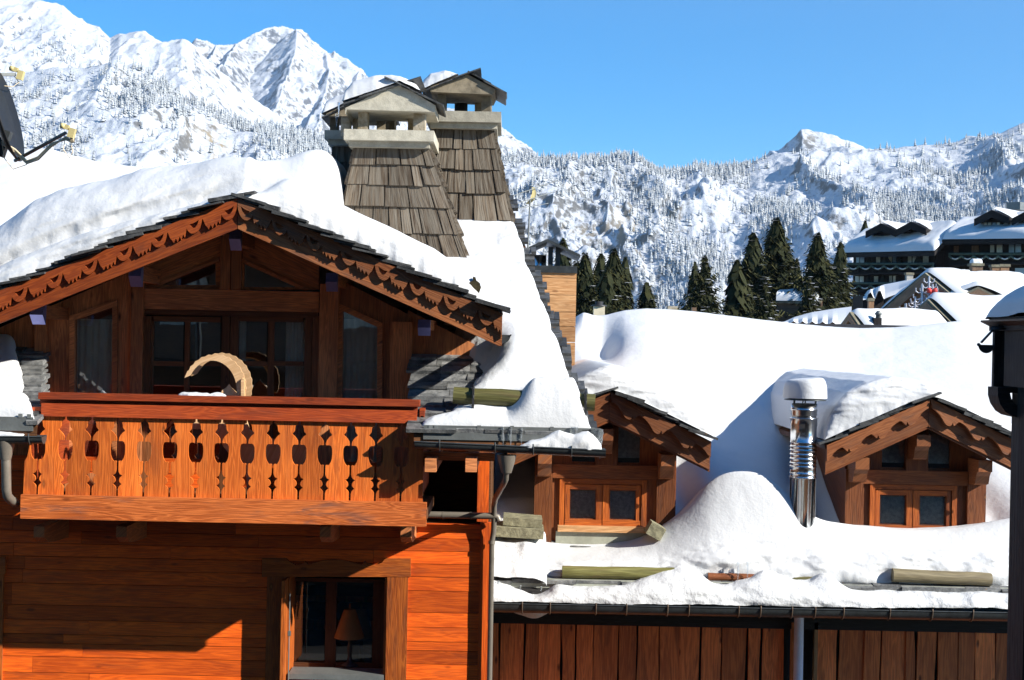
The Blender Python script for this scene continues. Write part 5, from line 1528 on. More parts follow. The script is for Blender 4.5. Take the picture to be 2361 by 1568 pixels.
skyE = [(1640, 400), (1700, 385), (1740, 362), (1785, 345), (1800, 335), (1815, 322), (1828, 312), (1838, 297), (1850, 294), (1870, 297), (1900, 303), (1920, 308), (1935, 316), (1960, 324), (1990, 337), (2040, 352), (2120, 380)]
hillside('mountain', 1640, 2120, 180, 3000, 3300, 80, skyE, [(1640, 480), (2120, 480)], M_ROCK, 26, 70, 491, 'small flat topped snowy peak behind the wooded skyline', envr=.45, tan=lambda U, t: .9 * np.exp(-((U - 1850) / 60) ** 2) * (t > .55))
skyG = [(1900, 420), (2250, 330), (2340, 286), (2361, 278), (2450, 262), (2600, 240)]
hillside('hill', 1900, 2600, 120, 2600, 3000, 50, skyG, [(1900, 480), (2600, 480)], M_ROCK, 12, 160, 495, 'distant snowy shoulder rising behind the hotel side of the skyline', envr=.3)

# valley floor and street
def flat(name, x0, x1, y0, y1, z, mat, label, sub=1):
    xs = np.linspace(x0, x1, sub + 1); ys = np.linspace(y0, y1, sub + 1)
    X, Y = np.meshgrid(xs, ys, indexing='ij')
    o = gridobj(name, np.stack([X, Y, np.full(X.shape, z)], -1), mat, smooth=False); o['kind'] = 'structure'; o['label'] = label; return o
vx_, vy_ = np.linspace(-3000, 3000, 100), np.linspace(24, 3400, 140)
VX, VY = np.meshgrid(vx_, vy_, indexing='ij')
VZ = -.3 + interp(VY, [(24, 0), (60, -5), (120, -4), (400, -12), (3400, -40)]) + 1.5 * fbm(VX / 60, VY / 60, 551, 4) * sstep(60, 200, VY)
g_ = gridobj('valley_ground', np.stack([VX, VY, VZ], -1), M_SNOWF); g_['kind'] = 'structure'; g_['label'] = 'snow covered valley floor'
flat('street', -300, 300, -300, 40, 0.0, plain('dark_street', (.045, .043, .042), .8, 0, .3, .4, .2), 'unseen street in front of the chalets, kept dark to cut bounce light')  # unseen street, darkened to limit bounce light onto the facades

# ------------------------------------------------------------------ distant conifers
def treemat(name, needle, dust, amt):
    m, nt = newmat(name)
    o = N(nt, 'TexCoord').outputs['Object']; g = N(nt, 'NewGeometry')
    nz = N(nt, 'SeparateXYZ', {0: g.outputs['Normal']}).outputs[2]
    t = N(nt, 'Attribute', attribute_name='tint').outputs['Fac']
    n = NOI(nt, o, .55, 3.0, .7)
    f = M(nt, 'ADD', M(nt, 'MULTIPLY', nz, .5), M(nt, 'ADD', M(nt, 'MULTIPLY', n, .9), M(nt, 'MULTIPLY', t, .5)))
    c = MIX(nt, M(nt, 'MULTIPLY', SM(nt, f, .55, 1.25), amt), needle, dust)
    OUT(nt, c, .85, 0, None, spec=.1)
    return m
M_FTREE = treemat('frosted_needles', (.24, .25, .255), (.52, .54, .55), .9)


def forest(name, U, T, X, Y, Z, dens, n, hgt, label, seed):
    rg = np.random.default_rng(seed)
    nu, nt_ = U.shape
    i = rg.integers(0, nu - 1, n); j = rg.integers(0, nt_ - 1, n)
    d = dens(U[i, j], T[i, j], X[i, j], Y[i, j])
    keep = (rg.random(n) < d) & (T[i, j] < .999)
    i, j = i[keep], j[keep]
    fi, fj = rg.random(len(i)), rg.random(len(i))
    bl = lambda A: (A[i, j] * (1 - fi) + A[i + 1, j] * fi) * (1 - fj) + (A[i, j + 1] * (1 - fi) + A[i + 1, j + 1] * fi) * fj
    px, py, pz = bl(X), bl(Y), bl(Z)
    m = len(i); S = 6
    h = rg.uniform(hgt[0], hgt[1], m) * (.75 + .5 * rg.random(m)); w = h * rg.uniform(.15, .24, m)
    V = []; Fc = []; tt = []
    lay = [(.06, 1.0, .45), (.30, .78, .68), (.55, .50, .86), (.76, .28, 1.0)]
    allv = []; allf = []; off = 0
    for z0, r, z1 in lay:
        a = rg.random((m, 1)) * 6.28 + np.arange(S)[None] * (2 * math.pi / S)
        rr = w[:, None] * r * rg.uniform(.65, 1.25, (m, S))
        zz = pz[:, None] + h[:, None] * (z0 + rg.uniform(-.05, .05, (m, S)))
        ring = np.stack([px[:, None] + rr * np.cos(a), py[:, None] + rr * np.sin(a), zz], -1)
        tip = np.stack([px, py, pz + h * z1], -1)[:, None]
        v = np.concatenate([ring, tip], 1)
        base = off + np.arange(m)[:, None] * (S + 1)
        k = np.arange(S)
        f = np.stack([np.broadcast_to(base + k, (m, S)), np.broadcast_to(base + (k + 1) % S, (m, S)), np.broadcast_to(base + S, (m, S))], -1)
        allv.append(v.reshape(-1, 3)); allf.append(f.reshape(-1, 3)); off += m * (S + 1)
    Vv = np.concatenate(allv); Ff = np.concatenate(allf)
    me = bpy.data.meshes.new(name)
    me.vertices.add(len(Vv)); me.vertices.foreach_set('co', Vv.astype(np.float32).ravel())
    me.loops.add(len(Ff) * 3); me.loops.foreach_set('vertex_index', Ff.astype(np.int32).ravel())
    me.polygons.add(len(Ff)); me.polygons.foreach_set('loop_start', np.arange(0, len(Ff) * 3, 3, dtype=np.int32))
    tn = rg.random(m); tn = np.tile(np.repeat(tn, S), len(lay))
    at = me.attributes.new('tint', 'FLOAT', 'FACE'); at.data.foreach_set('value', tn.astype(np.float32))
    me.materials.append(M_FTREE); me.update()
    o = link(bpy.data.objects.new(name, me)); tag(o, label, 'forest', None, 'stuff')
    return o


def densC(U, T, X, Y):
    n = fbm(X / 90, Y / 160, 601, 4)
    d = np.clip(.35 + n * 1.5, 0, 1) * (.3 + .7 * sstep(.0, .6, U / 600))
    d = d * (1 - .85 * np.exp(-(((U - 430 - 80 * (1 - T)) / 45) ** 2)) * (T < .97))
    d = d + .9 * sstep(.86, .93, T) * sstep(500, 580, U)
    d = d + .5 * np.exp(-(((U - 300) / 80) ** 2 + ((T - .85) / .2) ** 2))
    return np.clip(d, 0.02, 1)
forest('frosted_forest', UC, TC, XC, YC_, ZC, densC, 44000, (6, 13), 'frosted conifer wood on the sunny slope behind the left roofs', 5)
def densA(U, T, X, Y):
    return np.clip(fbm(X / 120, Y / 200, 611, 4) * 1.6 - .1, 0, 1) * (T < .8) * .8
forest('upper_forest', UA, TA, XA, YA, ZA, densA, 34000, (7, 13), 'sparse frosted trees high on the steep left massif', 6)
def densD(U, T, X, Y):
    n = fbm(X / 70, Y / 120, 621, 4)
    cl = np.exp(-((U - 1380) / 170) ** 2)
    d = np.clip(.28 + n * 1.7, 0, 1) * (1 - .72 * cl * (T < .9))
    d = d + .8 * sstep(.90, .97, T) * (1 - sstep(1650, 1750, U)) + .55 * np.exp(-(((U - 1560) / 90) ** 2 + ((T - .25) / .25) ** 2))
    d = d * (1 - .7 * sstep(1740, 1900, U) * sstep(.82, .9, T))
    return np.clip(d, .02, 1)
forest('hillside_forest', UD, TD, XD, YD_, ZD, densD, 64000, (5, 10.5), 'frosted conifer forest scattered over the hillside across the valley', 7)

# ------------------------------------------------------------------ spruces in the village
M_NEED = treemat('spruce_needles', (.014, .018, .008), (.070, .066, .024), .8)
M_BARK = plain('spruce_bark', (.075, .055, .04), .9, 0, .3, 3, .5)


def spruce_proto(seed, H, Rb, dens, snowy, gap=.0):
    """Spruce with drooping boughs in whorls, each bough a spine hung with many twigs."""
    rg = random.Random(seed)
    root = thing('spruce', 'tall dark spruce', 'tree', (0, 0, 0), 'dark spruces behind the snowy roofs')
    mb = MB(); mb.tube([(0, 0, -1), (.05, 0, H * .4), (0, 0.04, H * .985)], [H * .012, H * .008, .02], 8); mb.build('trunk', M_BARK, root)
    vs = []; fs = []; mi = []; tn = []
    z = H * .30
    ring = 14; nl = 18
    for q in range(nl):
        t = .28 + .70 * q / (nl - 1); r = Rb * ((1 - t) / .7) * .30
        for k in range(ring):
            a = 6.283 * k / ring + rg.uniform(-.2, .2); rr = r * rg.uniform(.6, 1.25); zz = H * (t + rg.uniform(-.02, .02)); s_ = .12 + .28 * r
            c = Vector((math.cos(a) * rr, math.sin(a) * rr, zz)); u_ = Vector((-math.sin(a), math.cos(a), rg.uniform(-.4, .4))) * s_; w_ = Vector((math.cos(a) * .35, math.sin(a) * .35, -1)) * H * .05
            o = len(vs); vs += [c - u_ * .6, c + u_ * .6, c + u_ + w_, c + w_ * 1.5, c - u_ + w_]; fs.append((o, o + 4, o + 3, o + 2, o + 1)); tn.append(.2 * rg.random()); mi.append(0)
    while z < H * .995:
        t = z / H
        rmax = Rb * ((1 - t) / .7) ** 1.02 * rg.uniform(.82, 1.14) + .05
        nb = max(5, int((12 + 11 * (1 - t)) * dens))
        a0 = rg.uniform(0, 6.28)
        for b in range(nb):
            if rg.random() < gap: continue
            a = a0 + 2 * math.pi * b / nb + rg.uniform(-.25, .25); L = rmax * rg.uniform(.5, 1.15)
            ca, sa = math.cos(a), math.sin(a)
            zz = z + rg.uniform(-.12, .12)
            droop = rg.uniform(.30, .55) * (1 - .9 * t); rise = .75 * t * t
            ns = 3 + int(L / .20); tone = rg.random()
            for k in range(ns):
                s = (k + .5) / ns; r = L * s
                dz = -droop * L * s + .30 * L * s * s * (1 - t) + rise * r
                p = Vector((ca * r, sa * r, zz + dz))
                w = min(.40, .12 + .34 * L) * (1 - .6 * s) * rg.uniform(.7, 1.25)
                for side in (-1, 1):
                    tw = a + rg.uniform(.5, 1.1) * side
                    d = Vector((math.cos(tw), math.sin(tw), -rg.uniform(.25, .95))) * (w * 1.35)
                    n_ = Vector((ca * .6, sa * .6, rg.uniform(-.2, .35))) * (w * .36)
                    o = len(vs)
                    vs += [p - n_ * .7, p + n_ * .9, p + d * .6 + n_ * .7, p + d, p + d * .55 - n_ * .8]
                    fs.append((o, o + 4, o + 3, o + 2, o + 1)); tn.append(tone * .6 + .4 * rg.random()); mi.append(0)
                if snowy and rg.random() < snowy and s > .3:
                    q = Vector((ca, sa, -droop)) * .28; n_ = Vector((-sa, ca, .1)) * .13; pp = p + Vector((0, 0, .05))
                    o = len(vs); vs += [pp - n_, pp + q - n_ * .5, pp + q + n_ * .5, pp + n_]; fs.append((o, o + 1, o + 2, o + 3)); tn.append(.5); mi.append(1)
        z += rg.uniform(.26, .44) * (1.2 - .55 * t)
    me = bpy.data.meshes.new('crown'); me.from_pydata([tuple(v) for v in vs], [], fs)
    me.materials.append(M_NEED); me.materials.append(M_SNOWF)
    me.polygons.foreach_set('material_index', mi)
    at = me.attributes.new('tint', 'FLOAT', 'FACE'); at.data.foreach_set('value', tn)
    me.update(); link(bpy.data.objects.new('crown', me), root)
    return root


protos = [spruce_proto(1, 16.0, 3.5, 1.0, .03), spruce_proto(2, 16.0, 3.1, .95, .05), spruce_proto(3, 16.0, 4.2, 1.05, .14), spruce_proto(4, 16.0, 2.0, .6, .06, .35)]
used = set()
SP = [  # top u, v, distance, prototype, width factor, label
    (1790, 500, 88, 0, 1.0, 'tallest dark spruce of the row, standing before the white hillside'),
    (1738, 530, 86, 1, 1.0, 'spruce just beside the tallest one, nearly as tall, with snow flecks'),
    (1885, 535, 84, 0, .95, 'broad spruce with full crown standing before the narrow one by the black hotel'),
    (1937, 552, 92, 1, .8, 'narrow spruce touching the near end of the black hotel'),
    (1838, 592, 96, 1, .7, 'thin paler spruce between the tallest spruce and the broad one by the hotel'),
    (1625, 590, 72, 2, .8, 'short bushy spruce flecked with snow, standing alone before the gully'),
    (1603, 600, 75, 1, .7, 'slim leader pressed against the bushy snow flecked spruce'),
    (1700, 598, 80, 3, 1.2, 'thin half bare spruce beside the tall dark row'),
    (1492, 650, 80, 0, 1.0, 'smallest spruce standing alone above the roof crest'),
    (1415, 572, 78, 0, .95, 'dark spruce at the outer edge of the clump by the clad chimney'),
    (1385, 578, 80, 1, .9, 'middle spruce of the clump beside the wood clad chimney'),
    (1350, 580, 76, 0, .9, 'spruce directly beside the wood clad chimney'),
    (1300, 545, 82, 1, .9, 'spruce half hidden behind the metal cap of the clad chimney'),
    (1442, 590, 82, 3, .9, 'sparse spruce edging the clump by the clad chimney'),
    (1995, 506, 125, 3, .8, 'thin spruce top showing above the hotel roof'),
    (1755, 590, 90, 1, .9, 'spruce filling the gap between the tallest spruce and the snow flecked one'),
    (1815, 560, 93, 0, .8, 'spruce tucked close behind the tallest one on the hotel side'),
    (1910, 600, 88, 0, .9, 'shorter spruce between the broad one and the narrow one by the hotel'),
    (1720, 640, 83, 0, .9, 'shorter spruce standing just before the half bare one'),
    (1330, 600, 84, 0, 1.0, 'spruce close against the clad chimney, lower than its neighbours'),
    (1400, 610, 74, 1, 1.0, 'lower spruce in front of the clump by the clad chimney'),
    (1865, 640, 78, 2, .7, 'low dark spruce filling the gap in front of the broad one'),
    (1765, 640, 76, 2, .65, 'low dark spruce at the foot of the tallest one'),
]
for u, v, Yt, pi, wf, lab in SP:
    top = W(u, v, Yt); gz_ = -5.0 if Yt < 110 else -3
    h = top.z - gz_
    s = h / 16.0
    if pi not in used: o = protos[pi]; used.add(pi)
    else: o = copy_thing(protos[pi])
    o.location = (top.x, Yt, gz_); o.scale = (s * wf * 1.3, s * wf * 1.3, s); o.rotation_euler = (0, 0, rnd.uniform(0, 6))
    o['label'] = lab; o['group'] = 'dark spruces behind the snowy roofs'
# ================================================================== the village up the slope
M_HOTEL = wood('hotel_black_wood', (.010, .009, .009), (.026, .023, .022), stain_amt=.2, knotty=0, spec=.08)
M_OLDW = wood('old_brown_wood', (.11, .062, .036), (.24, .145, .082), stain_amt=.3)
M_VWOOD = wood('village_larch', (.16, .08, .036), (.28, .155, .075), stain_amt=.3)
M_PANE = plain('bright_pane', (.50, .52, .44), .25, 0, .3, .8, 0)
M_PANEB = plain('blue_pane', (.25, .36, .45), .1, 0, .2, .8, 0)
M_GARL = plain('garland', (.05, .08, .06), .8, 0, .4, 5, .4)
M_STONEW = plain('rubble_stone', (.36, .34, .30), .9, 0, .4, 5, .8)
M_LILAC = plain('metal_ornament', (.38, .39, .44), .4, .5, .2, 5, .1)
M_RED = plain('red_bow', (.5, .04, .03), .6, 0, .2, 5, .1)
M_VIOL = plain('violet_bow', (.12, .08, .5), .6, 0, .2, 5, .1)
M_TSLATE = plain('tan_slate', (.17, .15, .10), .8, 0, .4, 3, .5)


def gable_house(name, label, u, v, Y, deg, hw, pitch, length, wall_h, wmat, snowT=.5, snow_label=None, barge=.22, parent=None, over=.25, cat='chalet', snow_from=.14):
    """House block: apex of the front gable at picture (u, v, Y); ridge runs back along deg (0 = straight away, 90 = to the right)."""
    A = W(u, v, Y); a = R(deg)
    ax = Vector((math.sin(a), math.cos(a), 0)); px = Vector((math.cos(a), -math.sin(a), 0)); up = Vector((0, 0, 1))
    G = lambda s, t, z: A + px * s + ax * t + up * z
    root = thing(name, label, cat, G(0, 0, -wall_h)) if parent is None else parent
    mb = MB()
    sh = hw - over
    z1 = -pitch * sh - .12
    loop = [(-sh, z1), (0, -.15), (sh, z1), (sh, -wall_h), (-sh, -wall_h)]
    vs = [G(s, over * 1.2, z) for s, z in loop] + [G(s, length, z) for s, z in loop]
    mb.raw(vs, [(0, 4, 3, 2, 1), (5, 6, 7, 8, 9), (2, 3, 8, 7), (1, 6, 5, 0), (0, 5, 9, 4)][:5],
           [[(z, s) for s, z in (loop[0], loop[4], loop[3], loop[2], loop[1])], [(z, s) for s, z in loop], [(0, 0), (2, 0), (2, 3), (0, 3)], [(0, 0), (2, 0), (2, 3), (0, 3)], [(0, 0), (2, 0), (2, 3), (0, 3)]])
    body = mb.build('wall', wmat, root)
    mb = MB()
    for sg in (-1, 1):
        q = [G(0, 0, 0), G(sg * hw, 0, -pitch * hw), G(sg * hw, length, -pitch * hw), G(0, length, 0)]
        q2 = [p - up * .12 for p in q]
        mb.raw(q + q2, [(0, 1, 2, 3), (7, 6, 5, 4), (0, 4, 5, 1), (1, 5, 6, 2), (2, 6, 7, 3), (3, 7, 4, 0)])
    mb.build('roof', M_TSLATE, root)
    for sg in (-1, 1):
        mb = MB(); mb.bar(G(0, -.03, -.12 - barge / 2), G(sg * hw, -.03, -pitch * hw - .12 - barge / 2), .06, barge, up=ax)
        mb = MB()
        q = [G(0, -.05, -.10), G(sg * hw, -.05, -pitch * hw - .10), G(sg * hw, -.05, -pitch * hw - .1 - barge), G(0, -.05, -.1 - barge * 1.15)]
        q2 = [p + ax * .08 for p in q]
        mb.raw(q + q2, [(0, 1, 2, 3), (7, 6, 5, 4), (0, 4, 5, 1), (1, 5, 6, 2), (2, 6, 7, 3), (3, 7, 4, 0)], [[(0, 0), (2, 0), (2, .2), (0, .2)]] * 6)
        mb.build('barge_board', M_OLDW, root)
    if snow_label:
        s = np.linspace(-hw * 1.02, hw * 1.02, 50); t = np.linspace(.02 + snow_from, length, 36)
        S, Tt = np.meshgrid(s, t, indexing='ij')
        e = dome((Tt - snow_from) / .3) * dome((hw * 1.02 - np.abs(S)) / .25)
        Zz = -pitch * np.sqrt(S ** 2 + .04) + .05 + snowT * e * (1 + .25 * fbm(S * .9 + u, Tt * .7, int(u), 3))
        P = np.stack([A.x + px.x * S + ax.x * Tt, A.y + px.y * S + ax.y * Tt, A.z + Zz], -1)
        snow('roof_snow', P, snow_label, M_SNOWF)
    return root, G


def vchim(root, u, v0, v1, wpx, Y, mat, name='chimney', cap=True, snowcap=None):
    k = Y / F; p0, p1 = W(u, v1, Y), W(u, v0, Y)
    mb = MB(); mb.box(((p0.x + p1.x) / 2, Y + wpx * k / 2, (p0.z + p1.z) / 2 - .2), (wpx * k, wpx * k, p1.z - p0.z + .4), 2)
    c = mb.build(name, mat, root)
    if cap:
        mb = MB(); mb.box((p1.x, Y + wpx * k / 2, p1.z + .06), (wpx * k * 1.25, wpx * k * 1.25, .12), 0); mb.build('chimney_cap', M_TSLATE, c)
    if snowcap:
        mound('chimney_snow', [(p1.x - wpx * k * .55, Y + wpx * k / 2, p1.z + .12), (p1.x + wpx * k * .55, Y + wpx * k / 2, p1.z + .12)], wpx * k, .22, snowcap, M_SNOWF, n=16)
    return c


# --- big gable with hanging ornaments
gA, GA = gable_house('ornamented_chalet', 'steep gabled old wood chalet hung with metal chandelier ornaments', 2132, 629, 62, 58, 3.75, .66, 6.2, 8, M_OLDW, .34, 'smooth deep snow on the steep roof of the ornamented chalet', .4)
mb = MB(); rg = random.Random(4)
orn = [(2142, 655, 1.0), (2126, 680, 1.25), (2110, 700, .9), (2088, 722, 1.2), (2150, 672, .9), (2072, 742, .8)]
for (u, v, s) in orn:
    c = W(u, v, 61.2); kk = 61.2 / F
    mb = MB()
    mb.tube([c + Vector((0, 0, .35 * s)), c + Vector((0, 0, -.45 * s))], .045 * s, 6)
    for r, z in ((.30, -.1), (.22, .12), (.38, -.3)):
        for sg in (-1, 1):
            mb.tube([c + Vector((0, 0, z * s)), c + Vector((sg * r * .5 * s, 0, z * s - .08)), c + Vector((sg * r * s, 0, z * s)), c + Vector((sg * r * s, 0, z * s + .12 * s))], .03, 5)
    mb.lathe([(0, .05), (.07, .0), (.05, -.07), (0, -.1)], c + Vector((0, 0, -.45 * s)), 8)
    mb.build('ornament', M_LILAC, gA)
for u, v, m_ in ((2149, 670, M_RED), (2100, 722, M_RED), (2074, 740, M_VIOL)):
    c = W(u, v, 61); mb = MB()
    for sg in (-1, 1): mb.lathe([(0, -.14), (.1, -.06), (.11, .06), (0, .13)], c + Vector((sg * .12, 0, 0)), 8, rot=Matrix.Rotation(sg * .7, 3, 'Y'))
    mb.tube([c, c + Vector((-.1, 0, -.3))], .04, 5); mb.tube([c, c + Vector((.1, 0, -.3))], .04, 5)
    mb.build('bow', m_, gA)
vchim(gA, 2254, 613, 634, 24, 65, M_OLDW, snowcap='snow cap on the timber chimney nearest the ornamented gable')
vchim(gA, 2296, 616, 634, 17, 66, M_VWOOD); vchim(gA, 2317, 615, 634, 20, 66, M_VWOOD)
mound('ridge_snow', [W(2170, 634, 64), W(2186, 634, 64)], .5, .2, 'flat lump of snow on the bare slate ridge beside the ornamented gable', M_SNOWF, n=20)
mound('ridge_snow', [W(2212, 635, 65), W(2236, 636, 65)], .5, .28, 'snow lump on the slate ridge touching the timber chimney', M_SNOWF, n=20)
# --- second gable in front, with its broad roof
gB, GB = gable_house('small_gabled_chalet', 'smaller old wood gable tucked in front of the ornamented chalet', 2138, 690, 57, 62, 2.3, .72, 9.5, 5, M_OLDW, .36, 'broad smooth snow roof in front of the ornamented chalet', .32)
# eyebrow dormer above it
gD, GD = gable_house('roof_dormer', 'little tan wood dormer sunk in deep snow on the broad village roof', 2256, 661, 60.5, 12, 1.2, .5, 3, 1.6, M_VWOOD, .35, 'snow cushion over the little tan wood dormer', .25, cat='dormer')
mb = MB()
for du in (-.32, 0, .32): mb.box(GD(du, .26, -.85), (.2, .04, .42), 2, Matrix.Rotation(-R(12), 3, 'Z'))
mb.build('window', M_IRON, gD)
# --- low gable at the front
gC, GC = gable_house('low_gabled_chalet', 'low snow covered chalet whose old wood gable peeps over the big snow roof', 1959, 719, 54, 60, 1.35, 1.0, 4.5, 4, M_OLDW, .34, 'snow roof of the low gabled chalet at the snow crest', .2)
vchim(gC, 2024, 733, 760, 18, 53.5, M_HOTEL, cap=False)
mb = MB(); p = W(2025, 729, 53.7); mb.lathe([(.1, -.15), (.1, .05), (.16, .07), (.05, .2), (0, .21)], p, 12); mb.build('chimney_cowl', M_ZINC, [c for c in gC.children if c.name.startswith('chimney')][0])
# --- long roof with a row of small peaks
lr = thing('long_chalet', 'long low chalet with a row of tiny peaked dormers under wavy snow', 'chalet', W(1880, 770, 60))
mb = MB(); p0, p1 = W(1815, 745, 60), W(1945, 745, 60)
mb.box(((p0.x + p1.x) / 2, 62, p0.z - 1.6), (p1.x - p0.x, 3.5, 3.2), 2); mb.build('wall', M_HOTEL, lr)
for i, u in enumerate((1829, 1850, 1872, 1896, 1919)):
    A = W(u, 740 if i < 3 else 737, 59.6); h_ = .20
    mb = MB(); q = [(-h_, -.36), (0, 0), (h_, -.36)]
    mb.shape([[(A.x + a, A.z + b) for a, b in q]], 59.6, 61.4, math.pi / 2); mb.build('peak_dormer', M_OLDW, lr)
us_ = np.linspace(1802, 1962, 170); d_ = np.linspace(0, 6.5, 50)
Ud, Dd = np.meshgrid(us_, d_, indexing='ij')
sc = np.zeros_like(Ud)
for i, u in enumerate((1829, 1850, 1872, 1896, 1919)): sc = np.maximum(sc, 1 - np.abs(Ud - u) / 11.0)
low = interp(Ud, [(1802, 748), (1815, 749), (1950, 752), (1962, 750)]) - 9 * np.clip(sc, 0, 1) ** .8 * np.exp(-Dd / 2.2)
top = interp(Ud, [(1802, 744), (1830, 731), (1870, 720), (1920, 712), (1962, 707)])
Yd_ = 59.4 + Dd
vv = low + (top - low) * (Dd / 6.5) ** .8 - 6 * dome(Dd / .3) * (1 - Dd / 6.5)
X_ = (Ud - 1180.5) * CR * Yd_ / F; Z_ = CZ - (-(Ud - 1180.5) * SR + (vv - 784) * CR) * Yd_ / F
snow('roof_snow', np.stack([X_, Yd_, Z_], -1), 'wavy snow over the row of tiny peaked dormers', M_SNOWF)
# --- wood house behind with two snow laden peaks
wh, GW = gable_house('larch_chalet', 'tan larch house with sloping snow roof below the hotel balconies', 2080, 656, 70, 75, 2.0, .55, 3.5, 4.5, M_VWOOD, .5, None, .2)
vchim(wh, 2098, 634, 652, 15, 71, M_STONEW)
vchim(gC, 2009, 694, 718, 12, 58, M_VWOOD, name='tall_chimney')
us_ = np.linspace(1988, 2108, 110); d_ = np.linspace(0, 5, 36); Ud, Dd = np.meshgrid(us_, d_, indexing='ij')
low = interp(Ud, [(1988, 692), (1996, 690), (2000, 678), (2006, 674), (2012, 686), (2016, 690), (2022, 672), (2028, 670), (2036, 690), (2044, 686), (2070, 676), (2108, 655)])
top = interp(Ud, [(1988, 684), (1998, 670), (2015, 664), (2035, 656), (2060, 651), (2085, 646), (2108, 642)])
Yd_ = 66.5 + Dd
vv = low + (top - low) * (Dd / 5) ** .7 - 7 * dome(Dd / .35) * (1 - Dd / 5)
X_ = (Ud - 1180.5) * CR * Yd_ / F; Z_ = CZ - (-(Ud - 1180.5) * SR + (vv - 784) * CR) * Yd_ / F
snow('roof_snow', np.stack([X_, Yd_, Z_], -1), 'sagging snow with two drooping peaks on the larch house roof', M_SNOWF)
mb = MB(); p0, p1 = W(1992, 690, 67), W(2040, 690, 67); mb.box(((p0.x + p1.x) / 2, 68.2, p0.z - .9), (p1.x - p0.x, 2, 2.2), 2); mb.build('side_wall', M_HOTEL, wh)
# small far house among the spruces
gE, GE = gable_house('hillside_hut', 'low brown hut with snowy roof between the spruces and the hotel', 1900, 682, 84, -70, 1.3, .3, 2.6, 2.6, M_OLDW, .4, 'snow on the low brown hut beside the spruces', .2, cat='hut')
# far chimney tops over the crest of the big snow roof
ct = thing('chimney_top', 'small cream chimney top showing above the crest of the big snow roof', 'chimney', W(1382, 716, 46))
mb = MB(); p = W(1382, 713, 46); mb.box(p + Vector((0, .2, -.25)), (.36, .36, .7), 2); mb.build('shaft', plain('cream_render', (.55, .48, .34), .8, 0, .1, 3, .2), ct)
mb = MB(); mb.lathe([(.26, .10), (.26, .13), (.12, .16), (.14, .25), (.0, .26)], p + Vector((0, .2, 0)), 14); mb.box(p + Vector((0, .2, .1)), (.3, .3, .05)); mb.build('pot', M_IRON, ct)
rt = thing('stone_chimney', 'pair of snow topped stubs peeping over the snow crest', 'chimney', W(1545, 716, 50))
mb = MB(); mb.fb(1540, 706, 1562, 722, 50, .4); mb.build('shaft', M_STONE, rt)
mb = MB(); mb.fb(1600 - 4, 709, 1606, 722, 50, .3); mb.build('side_shaft', M_OLDW, rt)

# --- hotel, its long front turned away to the left
YH = 100.0
HY = -math.tan(R(42))
def Yh(u, d=0.0): return (YH + d) * (1 + 0 * u) + ((u - 1936) * YH / F) * HY * 1.0 / (1 - (u - 1936) / F * HY)
hotel = thing('black_hotel', 'large black timber hotel with snowy roofs, dormers and garlanded balconies', 'hotel', W(2150, 760, YH))
def hb(mb, u0, v0, u1, v1, d, dep, grain=0, mi=0):
    vm = (v0 + v1) / 2; a, b = W(u0, vm, Yh(u0, d)), W(u1, vm, Yh(u1, d))
    x = b - a; L = math.hypot(x.x, x.y); ang = math.atan2(x.y, x.x)
    um = (u0 + u1) / 2; k = Yh(um, d) / F
    nrm = Vector((-math.sin(ang), math.cos(ang), 0))
    c = (a + b) / 2 + nrm * dep / 2; c.z = W(um, vm, Yh(um, d)).z
    return mb.box(c, (L, dep, (v1 - v0) * k), grain, Matrix.Rotation(ang, 3, 'Z'))
def wing(u0, u1, vt, vb, d, dep):
    mb = MB(); hb(mb, u0, vt, u1, vb, d, dep, 2); return mb.build('wall', M_HOTEL, hotel)
wing(1966, 2156, 580, 765, 0, 8)
wing(2150, 2560, 553, 765, 1.2, 9)
def hroof(el, er, tl, tr, d0, d1, label):
    """Sloping roof between a measured eave line and a measured top line, with its snow."""
    n = 90; m_ = 40
    s = np.linspace(0, 1, n); t = np.linspace(0, 1, m_); S, T_ = np.meshgrid(s, t, indexing='ij')
    a, b, c, d = W(*el, Yh(el[0], d0)), W(*er, Yh(er[0], d0)), W(*tl, Yh(tl[0], d1)), W(*tr, Yh(tr[0], d1))
    P = np.zeros((n, m_, 3))
    for i, k in enumerate('xyz'):
        e = getattr(a, k) + (getattr(b, k) - getattr(a, k)) * S; f = getattr(c, k) + (getattr(d, k) - getattr(c, k)) * S
        P[..., i] = e + (f - e) * T_
    mb = MB()
    q = [a, b, d, c]; q2 = [p - Vector((0, 0, .4)) for p in q]; q = [p - Vector((0, 0, .12)) for p in q]
    mb.raw(q + q2, [(0, 1, 2, 3), (7, 6, 5, 4), (0, 4, 5, 1), (1, 5, 6, 2), (2, 6, 7, 3), (3, 7, 4, 0)]); mb.build('roof', M_HOTEL, hotel)
    w_ = np.linalg.norm(np.array(b - a)); l_ = np.linalg.norm(np.array(c - a))
    e = dome(np.minimum(S, 1 - S) * w_ / .5) * dome(T_ * l_ / .5)
    P[..., 2] += .40 * e * (1 + .6 * fbm(P[..., 0] * .35, P[..., 1] * .5, int(el[0]), 4)) - .05
    snow('roof_snow', P, label, M_SNOWF)
hroof((1936, 581), (2155, 576), (1985, 541), (2208, 522), -1.6, 1.4, 'blue shaded snow on the lower hotel roof wing')
hroof((2172, 550), (2560, 546), (2212, 508), (2560, 496), -.6, 3.4, 'sunlit snow on the upper hotel roof wing')
